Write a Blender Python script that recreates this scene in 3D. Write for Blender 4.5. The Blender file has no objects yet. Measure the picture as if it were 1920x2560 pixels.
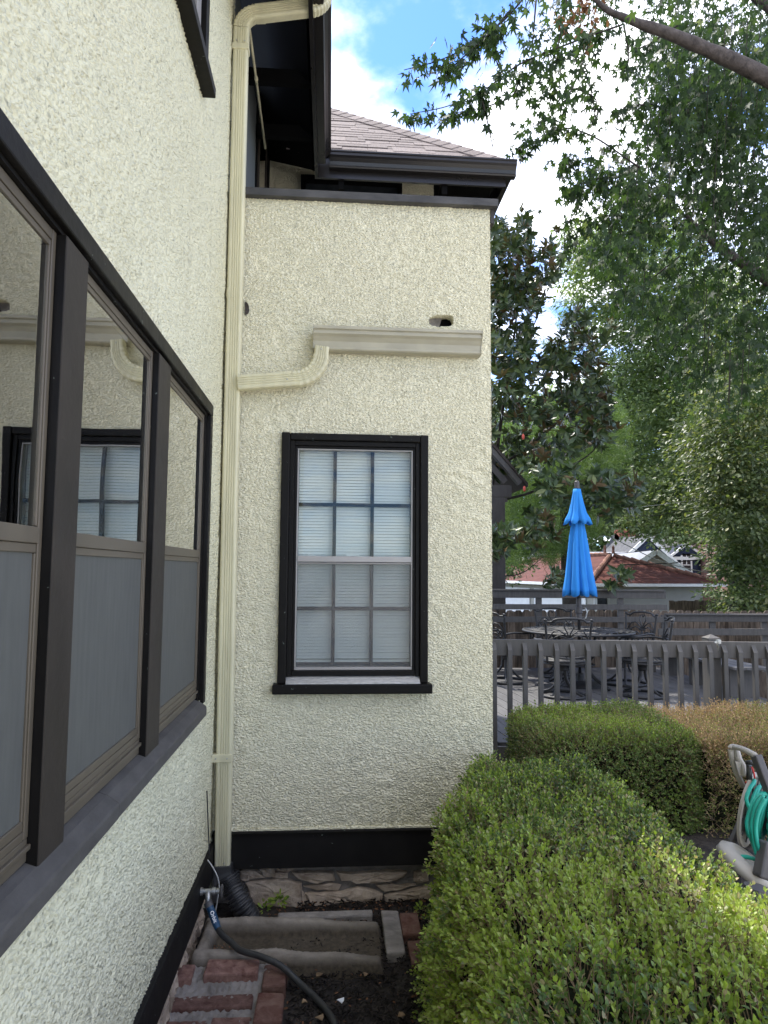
import bpy, math, random
import numpy as np
from mathutils import Vector, Matrix
rnd = random.Random(7)
rng = np.random.default_rng(7)
S = bpy.context.scene
COL = S.collection

# ------------------------------------------------------------------ camera
FPX, YAW, PITCH, ROLL, EYE = 1740.0, math.radians(4.381), math.radians(4.749), math.radians(0.412), 1.66
_f = np.array([math.sin(YAW)*math.cos(PITCH), math.cos(YAW)*math.cos(PITCH), math.sin(PITCH)])
_r = np.array([math.cos(YAW), -math.sin(YAW), 0.0])
_u = np.cross(_r, _f)
CR = math.cos(ROLL)*_r + math.sin(ROLL)*_u
CU = -math.sin(ROLL)*_r + math.cos(ROLL)*_u
cam = bpy.data.cameras.new('camera')
cam.sensor_fit = 'VERTICAL'; cam.sensor_height = 36.0; cam.lens = FPX/2560*36
cam.clip_start = 0.02; cam.clip_end = 600
camo = bpy.data.objects.new('camera', cam); COL.objects.link(camo)
camo.matrix_world = Matrix([[CR[0], CU[0], -_f[0], 0], [CR[1], CU[1], -_f[1], 0], [CR[2], CU[2], -_f[2], EYE], [0, 0, 0, 1]])
S.camera = camo

def at(x, y, Y):
    """world point on the plane Y = const that the photograph shows at pixel x, y"""
    d = _f + CR*(x-960)/FPX - CU*(y-1280)/FPX
    return np.array([0, 0, EYE]) + d*(Y/d[1])

# ------------------------------------------------------------------ light
SUN_DIR = np.array([-0.22, 0.44, 0.90]); SUN_DIR = SUN_DIR/np.linalg.norm(SUN_DIR)
sun = bpy.data.lights.new('sun', 'SUN'); sun.energy = 2.8; sun.angle = math.radians(1.0); sun.color = (1.0, 0.95, 0.87)
suno = bpy.data.objects.new('sun', sun); COL.objects.link(suno)
suno.rotation_euler = Vector(-SUN_DIR).to_track_quat('-Z', 'Y').to_euler()
W = bpy.data.worlds.new('World'); S.world = W; W.use_nodes = True
nt = W.node_tree; nt.nodes.clear()
def wn(t, **k):
    n = nt.nodes.new(t)
    for a, b in k.items(): setattr(n, a, b)
    return n
wo = wn('ShaderNodeOutputWorld'); bg = wn('ShaderNodeBackground'); sky = wn('ShaderNodeTexSky')
sky.sky_type = 'NISHITA'; sky.sun_disc = False
sky.sun_elevation = math.asin(SUN_DIR[2]); sky.sun_rotation = math.atan2(SUN_DIR[0], SUN_DIR[1])
sky.air_density = 1.0; sky.dust_density = 0.15; sky.ozone_density = 1.5
tc = wn('ShaderNodeTexCoord'); sep = wn('ShaderNodeSeparateXYZ'); nt.links.new(tc.outputs['Generated'], sep.inputs[0])
def wm(op, a, b=None):
    n = wn('ShaderNodeMath', operation=op)
    for i, v in enumerate((a, b)):
        if v is None: continue
        if isinstance(v, (int, float)): n.inputs[i].default_value = v
        else: nt.links.new(v, n.inputs[i])
    return n.outputs[0]
zz = wm('MAXIMUM', sep.outputs[2], 0.03); zz = wm('ADD', zz, 0.12)
cx = wm('DIVIDE', sep.outputs[0], zz); cy = wm('DIVIDE', sep.outputs[1], zz)
cmb = wn('ShaderNodeCombineXYZ'); nt.links.new(cx, cmb.inputs[0]); nt.links.new(cy, cmb.inputs[1])
cmb.inputs[2].default_value = 17.7
n1 = wn('ShaderNodeTexNoise'); n1.inputs['Scale'].default_value = 4.6; n1.inputs['Detail'].default_value = 9; n1.inputs['Roughness'].default_value = 0.55
nt.links.new(cmb.outputs[0], n1.inputs['Vector'])
n2 = wn('ShaderNodeTexNoise'); n2.inputs['Scale'].default_value = 0.9; n2.inputs['Detail'].default_value = 4
nt.links.new(cmb.outputs[0], n2.inputs['Vector'])
cs = wm('ADD', wm('MULTIPLY', n1.outputs['Fac'], 0.62), wm('MULTIPLY', n2.outputs['Fac'], 0.38))
rp = wn('ShaderNodeMapRange'); rp.inputs[1].default_value = 0.405; rp.inputs[2].default_value = 0.63; rp.interpolation_type = 'SMOOTHSTEP'
nt.links.new(cs, rp.inputs[0])
cm = wm('MULTIPLY', rp.outputs[0], 0.88)
mx = wn('ShaderNodeMix', data_type='RGBA'); nt.links.new(cm, mx.inputs[0])
tintn = wn('ShaderNodeMix', data_type='RGBA', blend_type='MULTIPLY'); tintn.inputs[0].default_value = 1.0
nt.links.new(sky.outputs[0], tintn.inputs[6]); tintn.inputs[7].default_value = (0.42, 0.60, 0.95, 1)
nt.links.new(tintn.outputs[2], mx.inputs[6]); mx.inputs[7].default_value = (8.3, 8.2, 8.0, 1)
nt.links.new(mx.outputs[2], bg.inputs[0]); bg.inputs[1].default_value = 0.15
nt.links.new(bg.outputs[0], wo.inputs[0])
S.view_settings.view_transform = 'Standard'; S.view_settings.look = 'None'
S.view_settings.exposure = 1.54; S.view_settings.gamma = 1.0; S.view_settings.use_curve_mapping = False
S.cycles.use_adaptive_sampling = True; S.cycles.max_bounces = 8; S.cycles.transparent_max_bounces = 16

# ------------------------------------------------------------------ materials
class M:
    def __init__(s, name):
        s.m = bpy.data.materials.new(name); s.m.use_nodes = True; s.t = s.m.node_tree; s.t.nodes.clear()
        s.out = s.n('ShaderNodeOutputMaterial'); s.tc = s.n('ShaderNodeTexCoord')
    def n(s, t, **k):
        n = s.t.nodes.new(t)
        for a, b in k.items(): setattr(n, a, b)
        return n
    def l(s, a, b): s.t.links.new(a, b)
    def noise(s, scale, detail=4, rough=0.55, stretch=None, dist=0.0, coord='Object'):
        n = s.n('ShaderNodeTexNoise'); n.inputs['Scale'].default_value = scale; n.inputs['Detail'].default_value = detail
        n.inputs['Roughness'].default_value = rough; n.inputs['Distortion'].default_value = dist
        if stretch:
            mp = s.n('ShaderNodeMapping'); mp.inputs['Scale'].default_value = stretch
            s.l(s.tc.outputs[coord], mp.inputs[0]); s.l(mp.outputs[0], n.inputs['Vector'])
        else: s.l(s.tc.outputs[coord], n.inputs['Vector'])
        return n.outputs['Fac']
    def ramp(s, fac, stops):
        r = s.n('ShaderNodeValToRGB'); e = r.color_ramp.elements
        while len(e) < len(stops): e.new(0.5)
        for i, (p, c) in enumerate(stops): e[i].position = p; e[i].color = (*c, 1)
        s.l(fac, r.inputs[0]); return r.outputs[0]
    def mix(s, f, a, b, mode='MIX'):
        m = s.n('ShaderNodeMix', data_type='RGBA', blend_type=mode)
        for i, v in ((0, f), (6, a), (7, b)):
            if isinstance(v, (int, float)): m.inputs[i].default_value = v
            elif isinstance(v, tuple): m.inputs[i].default_value = (*v, 1)
            else: s.l(v, m.inputs[i])
        return m.outputs[2]
    def math(s, op, a, b=0.0):
        n = s.n('ShaderNodeMath', operation=op)
        for i, v in enumerate((a, b)):
            if isinstance(v, (int, float)): n.inputs[i].default_value = v
            else: s.l(v, n.inputs[i])
        return n.outputs[0]
    def rnd(s): return s.n('ShaderNodeObjectInfo').outputs['Random']
    def bump(s, h, strength, dist):
        b = s.n('ShaderNodeBump'); b.inputs['Strength'].default_value = strength; b.inputs['Distance'].default_value = dist
        s.l(h, b.inputs['Height']); return b.outputs[0]
    def pbsdf(s, col, rough=0.6, spec=0.4, metal=0.0, nrm=None):
        p = s.n('ShaderNodeBsdfPrincipled')
        for k, v in (('Base Color', col), ('Roughness', rough), ('Metallic', metal), ('Specular IOR Level', spec)):
            if isinstance(v, (int, float)): p.inputs[k].default_value = v
            elif isinstance(v, tuple): p.inputs[k].default_value = (*v, 1)
            else: s.l(v, p.inputs[k])
        if nrm is not None: s.l(nrm, p.inputs['Normal'])
        return p.outputs[0]
    def done(s, sh): s.l(sh, s.out.inputs[0]); return s.m

def simple(name, col, rough=0.6, spec=0.4, metal=0.0, var=0.12, vs=12, stretch=None, bump=0.0, bs=60, bd=0.002, orand=0.0):
    m = M(name); a = m.noise(vs, 5, stretch=stretch)
    lo = tuple(c*(1-var*1.6) for c in col); hi = tuple(min(1, c*(1+var)) for c in col)
    c = m.ramp(a, [(0.3, lo), (0.7, hi)])
    if orand:
        r = m.math('ADD', m.math('MULTIPLY', m.rnd(), 2*orand), 1-orand)
        v = m.n('ShaderNodeCombineColor'); [m.l(r, v.inputs[i]) for i in range(3)]
        c = m.mix(1.0, c, v.outputs[0], 'MULTIPLY')
    nr = m.bump(m.noise(bs, 4, stretch=stretch), bump, bd) if bump else None
    rr = m.math('ADD', m.math('MULTIPLY', a, 0.2), rough-0.1)
    return m.done(m.pbsdf(c, rr, spec, metal, nr))

def stucco_mat(name, c0, c1, vs=72, bd=0.0052):
    m = M(name)
    big = m.noise(1.3, 4); c = m.ramp(big, [(0.3, c0), (0.7, c1)])
    sm = m.noise(95, 3); c = m.mix(m.math('MULTIPLY', sm, 0.22), c, tuple(x*0.72 for x in c0))
    st = m.noise(2.2, 6, stretch=(3, 3, 0.5)); sf = m.math('MULTIPLY', m.math('MINIMUM', m.math('MAXIMUM', m.math('MULTIPLY', m.math('SUBTRACT', st, 0.56), 5.0), 0.0), 1.0), 0.14)
    c = m.mix(sf, c, (0.45, 0.40, 0.28))
    dn = m.n('ShaderNodeTexNoise'); dn.inputs['Scale'].default_value = 45; dn.inputs['Detail'].default_value = 2; m.l(m.tc.outputs['Object'], dn.inputs['Vector'])
    va = m.n('ShaderNodeVectorMath', operation='MULTIPLY_ADD'); m.l(dn.outputs['Color'], va.inputs[0]); va.inputs[1].default_value = (.022, .022, .022); mp = m.n('ShaderNodeMapping'); mp.inputs['Scale'].default_value = (0.8, 0.8, 1.45); m.l(m.tc.outputs['Object'], mp.inputs[0]); m.l(mp.outputs[0], va.inputs[2])
    v = m.n('ShaderNodeTexVoronoi'); v.feature = 'SMOOTH_F1'; v.inputs['Smoothness'].default_value = 0.25; v.inputs['Scale'].default_value = vs; v.inputs['Randomness'].default_value = 1.0; m.l(va.outputs[0], v.inputs['Vector'])
    h = m.math('ADD', m.math('MULTIPLY', m.noise(170, 4), 0.35), m.math('MULTIPLY', v.outputs['Distance'], -1.25))
    return m.done(m.pbsdf(c, 0.72, 0.28, 0, m.bump(h, 1.0, bd)))
MAT = {}
MAT['stucco'] = stucco_mat('cream stucco', (0.645, 0.61, 0.415), (0.705, 0.67, 0.465))  # left wall: same stucco made darker, its shading put into the colour
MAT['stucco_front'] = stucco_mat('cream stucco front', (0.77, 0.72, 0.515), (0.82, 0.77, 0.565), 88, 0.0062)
MAT['cream_metal'] = simple('cream painted aluminium', (0.60, 0.56, 0.375), 0.42, 0.45, 0, 0.09, 5, (3, 3, 0.5), 0.05, 30)
MAT['gutter_metal'] = simple('tan painted gutter', (0.39, 0.36, 0.265), 0.40, 0.45, 0, 0.10, 6, (1, 3, 2))
def paint(name, col, chip, rough=0.45, thr=0.72):
    m = M(name); a = m.noise(7, 6, stretch=(1, 1, 1)); c = m.ramp(a, [(0.25, tuple(x*0.75 for x in col)), (0.75, tuple(x*1.3 for x in col))])
    sp = m.noise(55, 5, 0.6); k = m.noise(6, 3)
    f = m.math('MULTIPLY', m.math('GREATER_THAN', sp, thr), m.math('GREATER_THAN', k, 0.5)); c = m.mix(f, c, chip)
    h = m.noise(28, 5, stretch=(1, 1, 1))
    return m.done(m.pbsdf(c, m.math('ADD', m.math('MULTIPLY', a, 0.3), rough-0.12), 0.13, 0, m.bump(h, 0.3, 0.004)))
MAT['black'] = paint('black trim paint', (0.0075, 0.0066, 0.0056), (0.16, 0.19, 0.17), 0.42, 0.69)
MAT['black_board'] = paint('black base board paint', (0.011, 0.010, 0.0095), (0.25, 0.31, 0.28), 0.6, 0.70)
MAT['dark_brown'] = paint('dark brown post paint', (0.034, 0.028, 0.022), (0.01, 0.02, 0.02), 0.5, 0.77)
MAT['sill_grey'] = simple('weathered grey sill paint', (0.082, 0.076, 0.068), 0.75, 0.15, 0, 0.14, 25, (1, 0.4, 1), 0.5, 120, 0.002)
MAT['cap_grey'] = simple('weathered cap paint', (0.065, 0.063, 0.062), 0.6, 0.35, 0, 0.35, 14, (0.4, 1, 1), 0.5, 50, 0.003)
MAT['bronze'] = simple('bronze aluminium frame', (0.112, 0.092, 0.064), 0.42, 0.4, 0.15, 0.12, 8, (1, 1, 0.3))
MAT['silver'] = simple('mill grey aluminium frame', (0.33, 0.31, 0.29), 0.38, 0.5, 0.3, 0.08, 8)
MAT['eave_black'] = simple('black eave paint', (0.004, 0.004, 0.004), 0.8, 0.08, 0, 0.2, 5)
MAT['eave_gutter'] = simple('dark bronze gutter', (0.015, 0.013, 0.012), 0.30, 0.4, 0, 0.1, 3)
MAT['interior'] = simple('dim interior', (0.05, 0.052, 0.055), 0.9, 0.1)
MAT['foil'] = simple('foil flashing tape', (0.60, 0.59, 0.57), 0.38, 0.5, 0.7, 0.1, 40, (1, 3, 1), 0.5, 45, 0.003)
MAT['soil_metal'] = simple('zinc fitting', (0.42, 0.42, 0.40), 0.4, 0.5, 0.8, 0.2, 60)
MAT['grey_siding'] = simple('grey dormer siding', (0.10, 0.11, 0.11), 0.6, 0.3, 0, 0.1, 20)

def glass_mat(name, tint=(1, 1, 1), boost=1.0, wob=0.12, base=0.0):
    m = M(name)
    fr = m.n('ShaderNodeFresnel'); fr.inputs[0].default_value = 1.5
    nr = m.bump(m.noise(2.0, 2), wob, 0.01)
    g = m.n('ShaderNodeBsdfGlossy'); g.inputs['Roughness'].default_value = 0.012; m.l(nr, g.inputs['Normal'])
    g.inputs['Color'].default_value = (*tint, 1)
    t = m.n('ShaderNodeBsdfTransparent'); t.inputs[0].default_value = (0.93, 0.96, 0.95, 1)
    mx = m.n('ShaderNodeMixShader'); f = m.math('MINIMUM', m.math('ADD', m.math('MULTIPLY', fr.outputs[0], boost), base), 1.0)
    m.l(f, mx.inputs[0]); m.l(t.outputs[0], mx.inputs[1]); m.l(g.outputs[0], mx.inputs[2])
    return m.done(mx.outputs[0])
MAT['glass'] = glass_mat('old window glass', boost=2.3, wob=0.14)
MAT['glass_front'] = glass_mat('front window glass', boost=0.4, wob=0.05)
def screen_mat(name, col, opac):
    m = M(name)
    w = m.noise(18, 3, stretch=(0.2, 3, 0.4)); c = m.ramp(w, [(0.3, tuple(x*0.88 for x in col)), (0.7, tuple(x*1.1 for x in col))])
    d = m.pbsdf(c, 0.55, 0.35)
    t = m.n('ShaderNodeBsdfTransparent'); mx = m.n('ShaderNodeMixShader')
    mx.inputs[0].default_value = opac
    m.l(t.outputs[0], mx.inputs[1]); m.l(d, mx.inputs[2]); return m.done(mx.outputs[0])
MAT['screen'] = screen_mat('fibreglass insect screen', (0.105, 0.106, 0.094), 0.80)
MAT['screen_front'] = screen_mat('front insect screen', (0.24, 0.235, 0.23), 0.17)
MAT['blind'] = simple('white blind slat', (0.74, 0.74, 0.72), 0.5, 0.4, 0, 0.03, 4)
MAT['curtain'] = simple('sheer white curtain', (0.86, 0.88, 0.87), 0.8, 0.2, 0, 0.08, 6, (4, 4, 0.3))

def stone_mat(name, a, b, rough=0.85, sc=9, bst=0.8, orand=0.18):
    m = M(name); n = m.noise(sc, 8, 0.62, dist=0.6); c = m.ramp(n, [(0.28, a), (0.5, tuple((x+y)/2 for x, y in zip(a, b))), (0.72, b)])
    r = m.math('ADD', m.math('MULTIPLY', m.rnd(), 2*orand), 1-orand)
    v = m.n('ShaderNodeCombineColor'); [m.l(r, v.inputs[i]) for i in range(3)]
    c = m.mix(1.0, c, v.outputs[0], 'MULTIPLY')
    h = m.math('ADD', m.noise(38, 9, 0.65), m.math('MULTIPLY', m.noise(10, 4), 1.5))
    return m.done(m.pbsdf(c, rough, 0.25, 0, m.bump(h, bst, 0.012)))
MAT['stone'] = stone_mat('tan limestone', (0.28, 0.21, 0.15), (0.62, 0.51, 0.40))
MAT['mortar'] = stone_mat('grey mortar', (0.15, 0.135, 0.12), (0.32, 0.29, 0.26), sc=14)
MAT['concrete'] = stone_mat('stained concrete', (0.045, 0.036, 0.025), (0.24, 0.215, 0.18), sc=6, bst=0.4)
def trough_mat():
    m = M('weathered concrete trough'); n = m.noise(7, 8, 0.62, dist=0.6); f = m.noise(60, 6)
    c = m.ramp(n, [(0.3, (0.12, 0.10, 0.078)), (0.7, (0.34, 0.30, 0.25))])
    sp = m.n('ShaderNodeSeparateXYZ'); m.l(m.tc.outputs['Object'], sp.inputs[0])
    k = m.math('ADD', m.math('MULTIPLY', sp.outputs[2], -22.0), m.math('ADD', m.math('MULTIPLY', n, 1.3), 1.05)); k = m.math('MINIMUM', m.math('MAXIMUM', k, 0.0), 0.88)
    c = m.mix(k, c, m.ramp(f, [(0.3, (0.025, 0.019, 0.012)), (0.75, (0.09, 0.07, 0.045))]))
    return m.done(m.pbsdf(c, 0.9, 0.2, 0, m.bump(m.math('ADD', f, m.math('MULTIPLY', n, .6)), 0.5, 0.006)))
MAT['trough'] = trough_mat()
MAT['brick'] = stone_mat('old red brick', (0.075, 0.030, 0.024), (0.25, 0.15, 0.12), sc=26, bst=0.6, orand=0.3)
MAT['brick_mossy'] = stone_mat('dusty red brick', (0.085, 0.028, 0.02), (0.20, 0.125, 0.095), sc=18, bst=0.6, orand=0.2)
MAT['mulch'] = stone_mat('dark mulch soil', (0.013, 0.011, 0.010), (0.055, 0.046, 0.038), sc=24, bst=1.0)
MAT['chip'] = simple('mulch chip', (0.03, 0.024, 0.02), 0.85, 0.2, 0, 0.5, 30, None, 0.4, 80, 0.002)
MAT['litter'] = simple('dry leaf litter', (0.28, 0.19, 0.11), 0.8, 0.2, 0, 0.4, 8)
MAT['lawn'] = stone_mat('dark green ground', (0.03, 0.035, 0.018), (0.08, 0.085, 0.04), sc=4)  # mottled dark green lawn colour
MAT['black_plastic'] = simple('black corrugated plastic', (0.040, 0.040, 0.041), 0.33, 0.55, 0, 0.25, 20, None, 0.1, 60)
MAT['hose_rubber'] = simple('dusty black rubber hose', (0.035, 0.035, 0.034), 0.5, 0.4, 0, 0.2, 30)
MAT['blue_plastic'] = simple('blue connector plastic', (0.010, 0.055, 0.12), 0.4, 0.5, 0, 0.15, 30)
MAT['white'] = simple('white print', (0.8, 0.8, 0.8), 0.5)
MAT['wire_white'] = simple('grey wire', (0.5, 0.5, 0.48), 0.5)
MAT['deck_paint'] = simple('grey deck paint', (0.092, 0.086, 0.080), 0.65, 0.35, 0, 0.14, 10, (3, 3, 0.5), 0.2, 60, 0.002, orand=0.08)
MAT['deck_board'] = simple('grey deck boards', (0.10, 0.098, 0.098), 0.75, 0.35, 0, 0.18, 6, (4, 0.5, 1), 0.2, 50, 0.002, orand=0.12)
MAT['fence_wood'] = simple('weathered fence wood', (0.16, 0.125, 0.095), 0.8, 0.2, 0, 0.4, 9, (4, 4, 0.5), 0.5, 40, 0.004, orand=0.35)
MAT['cast_iron'] = simple('charcoal cast aluminium', (0.026, 0.026, 0.027), 0.5, 0.5, 0.1, 0.3, 30, None, 0.3, 90, 0.002)
MAT['umbrella'] = simple('blue canvas', (0.03, 0.24, 0.66), 0.8, 0.25, 0, 0.08, 6, (2, 2, 0.4), 0.15, 200, 0.001)
MAT['wicker'] = simple('brown wicker', (0.075, 0.052, 0.035), 0.6, 0.4, 0, 0.3, 60)
MAT['beige_plastic'] = simple('beige reel plastic', (0.38, 0.35, 0.30), 0.5, 0.4, 0, 0.08, 8)
MAT['grey_plastic'] = simple('dark grey reel plastic', (0.085, 0.08, 0.08), 0.5, 0.4, 0, 0.15, 14)
MAT['teal_hose'] = simple('teal garden hose', (0.012, 0.33, 0.24), 0.45, 0.45, 0, 0.06, 8)
MAT['red_plastic'] = simple('red nozzle trigger', (0.5, 0.02, 0.02), 0.4, 0.5)
MAT['porch'] = simple('dark brown porch paint', (0.050, 0.044, 0.040), 0.55, 0.35, 0, 0.2, 10, (2, 2, 0.5), 0.2, 40)
MAT['shingle'] = simple('weathered asphalt shingle', (0.215, 0.18, 0.165), 0.9, 0.15, 0, 0.22, 70, None, 0.6, 220, 0.003, orand=0.2)
MAT['shingle_dark'] = simple('dark roof underlay', (0.06, 0.05, 0.045), 0.9, 0.1)
MAT['garage_wall'] = simple('light grey painted wall', (0.36, 0.35, 0.31), 0.8, 0.2, 0, 0.06, 3)
MAT['white_wood'] = simple('white painted wood', (0.75, 0.75, 0.73), 0.6, 0.3, 0, 0.05, 4)
def tile_mat(name, a, b):
    m = M(name); w = m.n('ShaderNodeTexWave'); w.wave_type = 'BANDS'; w.bands_direction = 'Z'
    w.inputs['Scale'].default_value = 6.0; w.inputs['Distortion'].default_value = 0.4
    m.l(m.tc.outputs['Object'], w.inputs['Vector'])
    c = m.ramp(m.noise(3, 6), [(0.3, a), (0.7, b)])
    return m.done(m.pbsdf(c, 0.8, 0.2, 0, m.bump(w.outputs['Fac'], 0.8, 0.04)))
MAT['roof_tile'] = tile_mat('red clay tile', (0.085, 0.031, 0.024), (0.135, 0.048, 0.036))
MAT['ridge_tile'] = simple('terracotta ridge tile', (0.24, 0.125, 0.09), 0.8, 0.2, 0, 0.3, 8, orand=0.25)
MAT['roof_grey'] = tile_mat('grey asphalt roof', (0.10, 0.10, 0.105), (0.16, 0.16, 0.165))
MAT['roof_light'] = tile_mat('light grey asphalt roof', (0.26, 0.27, 0.29), (0.34, 0.35, 0.37))
MAT['navy'] = simple('navy siding', (0.022, 0.032, 0.062), 0.7, 0.3)
MAT['beige_siding'] = simple('beige siding', (0.40, 0.36, 0.30), 0.8, 0.2)
MAT['pink_brick'] = simple('pink brick wall', (0.36, 0.21, 0.18), 0.85, 0.2, 0, 0.2, 5)
MAT['red_brick_far'] = simple('chimney brick', (0.30, 0.11, 0.08), 0.85, 0.2)
MAT['dark_glass'] = simple('dark window glass', (0.03, 0.035, 0.04), 0.1, 0.6)
MAT['car_blue'] = simple('blue car paint', (0.05, 0.16, 0.34), 0.25, 0.6)
MAT['tyre'] = simple('tyre rubber', (0.02, 0.02, 0.02), 0.8)
MAT['bark'] = stone_mat('grey maple bark', (0.035, 0.029, 0.026), (0.115, 0.096, 0.086), sc=10, bst=1.0, orand=0.05)
MAT['bark_dark'] = stone_mat('dark twig bark', (0.020, 0.017, 0.014), (0.055, 0.047, 0.038), sc=14, orand=0.05)
MAT['twig_tan'] = simple('dry tan twig', (0.30, 0.21, 0.13), 0.8, 0.2)
MAT['bounce_ground'] = stone_mat('pale bounce ground', (0.46, 0.43, 0.38), (0.54, 0.51, 0.46), sc=3, bst=0.3)  # colour of the added ground that bounces light
MAT['cable'] = simple('grey service cable', (0.35, 0.36, 0.36), 0.5)
MAT['cable_dark'] = simple('black service cable', (0.02, 0.02, 0.02), 0.5)
MAT['flower_red'] = simple('red seed cone', (0.55, 0.10, 0.07), 0.7)

def leaf_mat(name, stops, rough=0.45, spec=0.4, trans=0.25, under=None, tcol=1.6):
    m = M(name)
    a = m.n('ShaderNodeAttribute'); a.attribute_name = 'tint'
    b = m.n('ShaderNodeAttribute'); b.attribute_name = 'tint'; b.attribute_type = 'OBJECT'
    f = m.math('ADD', a.outputs['Fac'], b.outputs['Fac'])
    c = m.ramp(f, stops)
    c0 = c
    if under:
        g = m.n('ShaderNodeNewGeometry'); c = m.mix(g.outputs['Backfacing'], c, under)
    p = m.pbsdf(c, rough, spec)
    t = m.n('ShaderNodeBsdfTranslucent')
    m.l(m.mix(1.0, c0, (tcol, tcol*1.05, tcol*0.5), 'MULTIPLY'), t.inputs[0])
    mx = m.n('ShaderNodeMixShader'); mx.inputs[0].default_value = trans
    m.l(p, mx.inputs[1]); m.l(t.outputs[0], mx.inputs[2]); return m.done(mx.outputs[0])
G = lambda r, g, b: (r, g, b)
MAT['maple_leaf'] = leaf_mat('silver maple leaf', [(0.0, G(.014, .029, .010)), (0.5, G(.029, .055, .017)), (0.85, G(.055, .088, .024)), (0.97, G(.13, .155, .08))], 0.6, 0.22, 0.40, under=(0.045, 0.066, 0.040))
MAT['dead_leaf'] = leaf_mat('dead brown leaf', [(0.0, G(.10, .045, .022)), (1.0, G(.26, .13, .07))], 0.8, 0.2, 0.15)
MAT['far_leaf'] = leaf_mat('far tree leaf', [(0.0, G(.030, .052, .020)), (0.5, G(.105, .155, .062)), (1.0, G(.24, .30, .15))], 0.45, 0.45, 0.36)
MAT['warm_leaf'] = leaf_mat('yellowing tree leaf', [(0.0, G(.034, .054, .020)), (0.6, G(.100, .135, .055)), (1.0, G(.20, .20, .085))], 0.45, 0.42, 0.36)
MAT['magnolia_leaf'] = leaf_mat('magnolia leaf', [(0.0, G(.026, .048, .018)), (0.7, G(.062, .098, .034)), (1.0, G(.13, .16, .05))], 0.34, 0.4, 0.06, under=(0.15, 0.100, 0.050))
MAT['pine_leaf'] = leaf_mat('pine needles', [(0.0, G(.050, .090, .028)), (1.0, G(.15, .225, .07))], 0.6, 0.3, 0.35)
MAT['box_leaf'] = leaf_mat('boxwood leaf', [(0.0, G(.045, .080, .030)), (0.35, G(.130, .200, .050)), (0.62, G(.30, .40, .05)), (0.78, G(.30, .31, .15)), (1.0, G(.42, .29, .18))], 0.42, 0.4, 0.25)
MAT['brown_leaf'] = leaf_mat('drying boxwood leaf', [(0.0, G(.08, .13, .025)), (0.35, G(.20, .23, .06)), (0.6, G(.30, .20, .115)), (1.0, G(.42, .30, .18))], 0.7, 0.2, 0.2)
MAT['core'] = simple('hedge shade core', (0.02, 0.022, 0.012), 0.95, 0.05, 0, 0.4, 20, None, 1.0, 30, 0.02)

# ------------------------------------------------------------------ mesh helpers
def link(o, parent=None):
    COL.objects.link(o)
    if parent is not None: o.parent = parent
    return o
def tag(o, label=None, cat=None, group=None, kind=None):
    if label: o['label'] = label
    if cat: o['category'] = cat
    if group: o['group'] = group
    if kind: o['kind'] = kind
    return o
def thing(name, label, cat, group=None, loc=(0, 0, 0)):
    o = bpy.data.objects.new(name, None); o.location = loc; o.empty_display_size = 0.1
    link(o); return tag(o, label, cat, group)

def fast(name, V, F, mat, parent=None, smooth=False, tint=None, kind=None):
    """V (n,3); F (m,k) array of equal-sized faces"""
    V = np.asarray(V, np.float32); F = np.asarray(F, np.int32)
    me = bpy.data.meshes.new(name); me.vertices.add(len(V)); me.vertices.foreach_set('co', V.ravel())
    me.loops.add(F.size); me.loops.foreach_set('vertex_index', F.ravel())
    me.polygons.add(len(F)); me.polygons.foreach_set('loop_start', np.arange(0, F.size, F.shape[1], dtype=np.int32))
    me.update(calc_edges=True)
    if smooth: me.polygons.foreach_set('use_smooth', np.ones(len(F), bool))
    if tint is not None:
        a = me.attributes.new('tint', 'FLOAT', 'POINT'); a.data.foreach_set('value', np.asarray(tint, np.float32))
    me.materials.append(MAT[mat] if isinstance(mat, str) else mat)
    o = bpy.data.objects.new(name, me); link(o, parent)
    if kind: o['kind'] = kind
    return o

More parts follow.
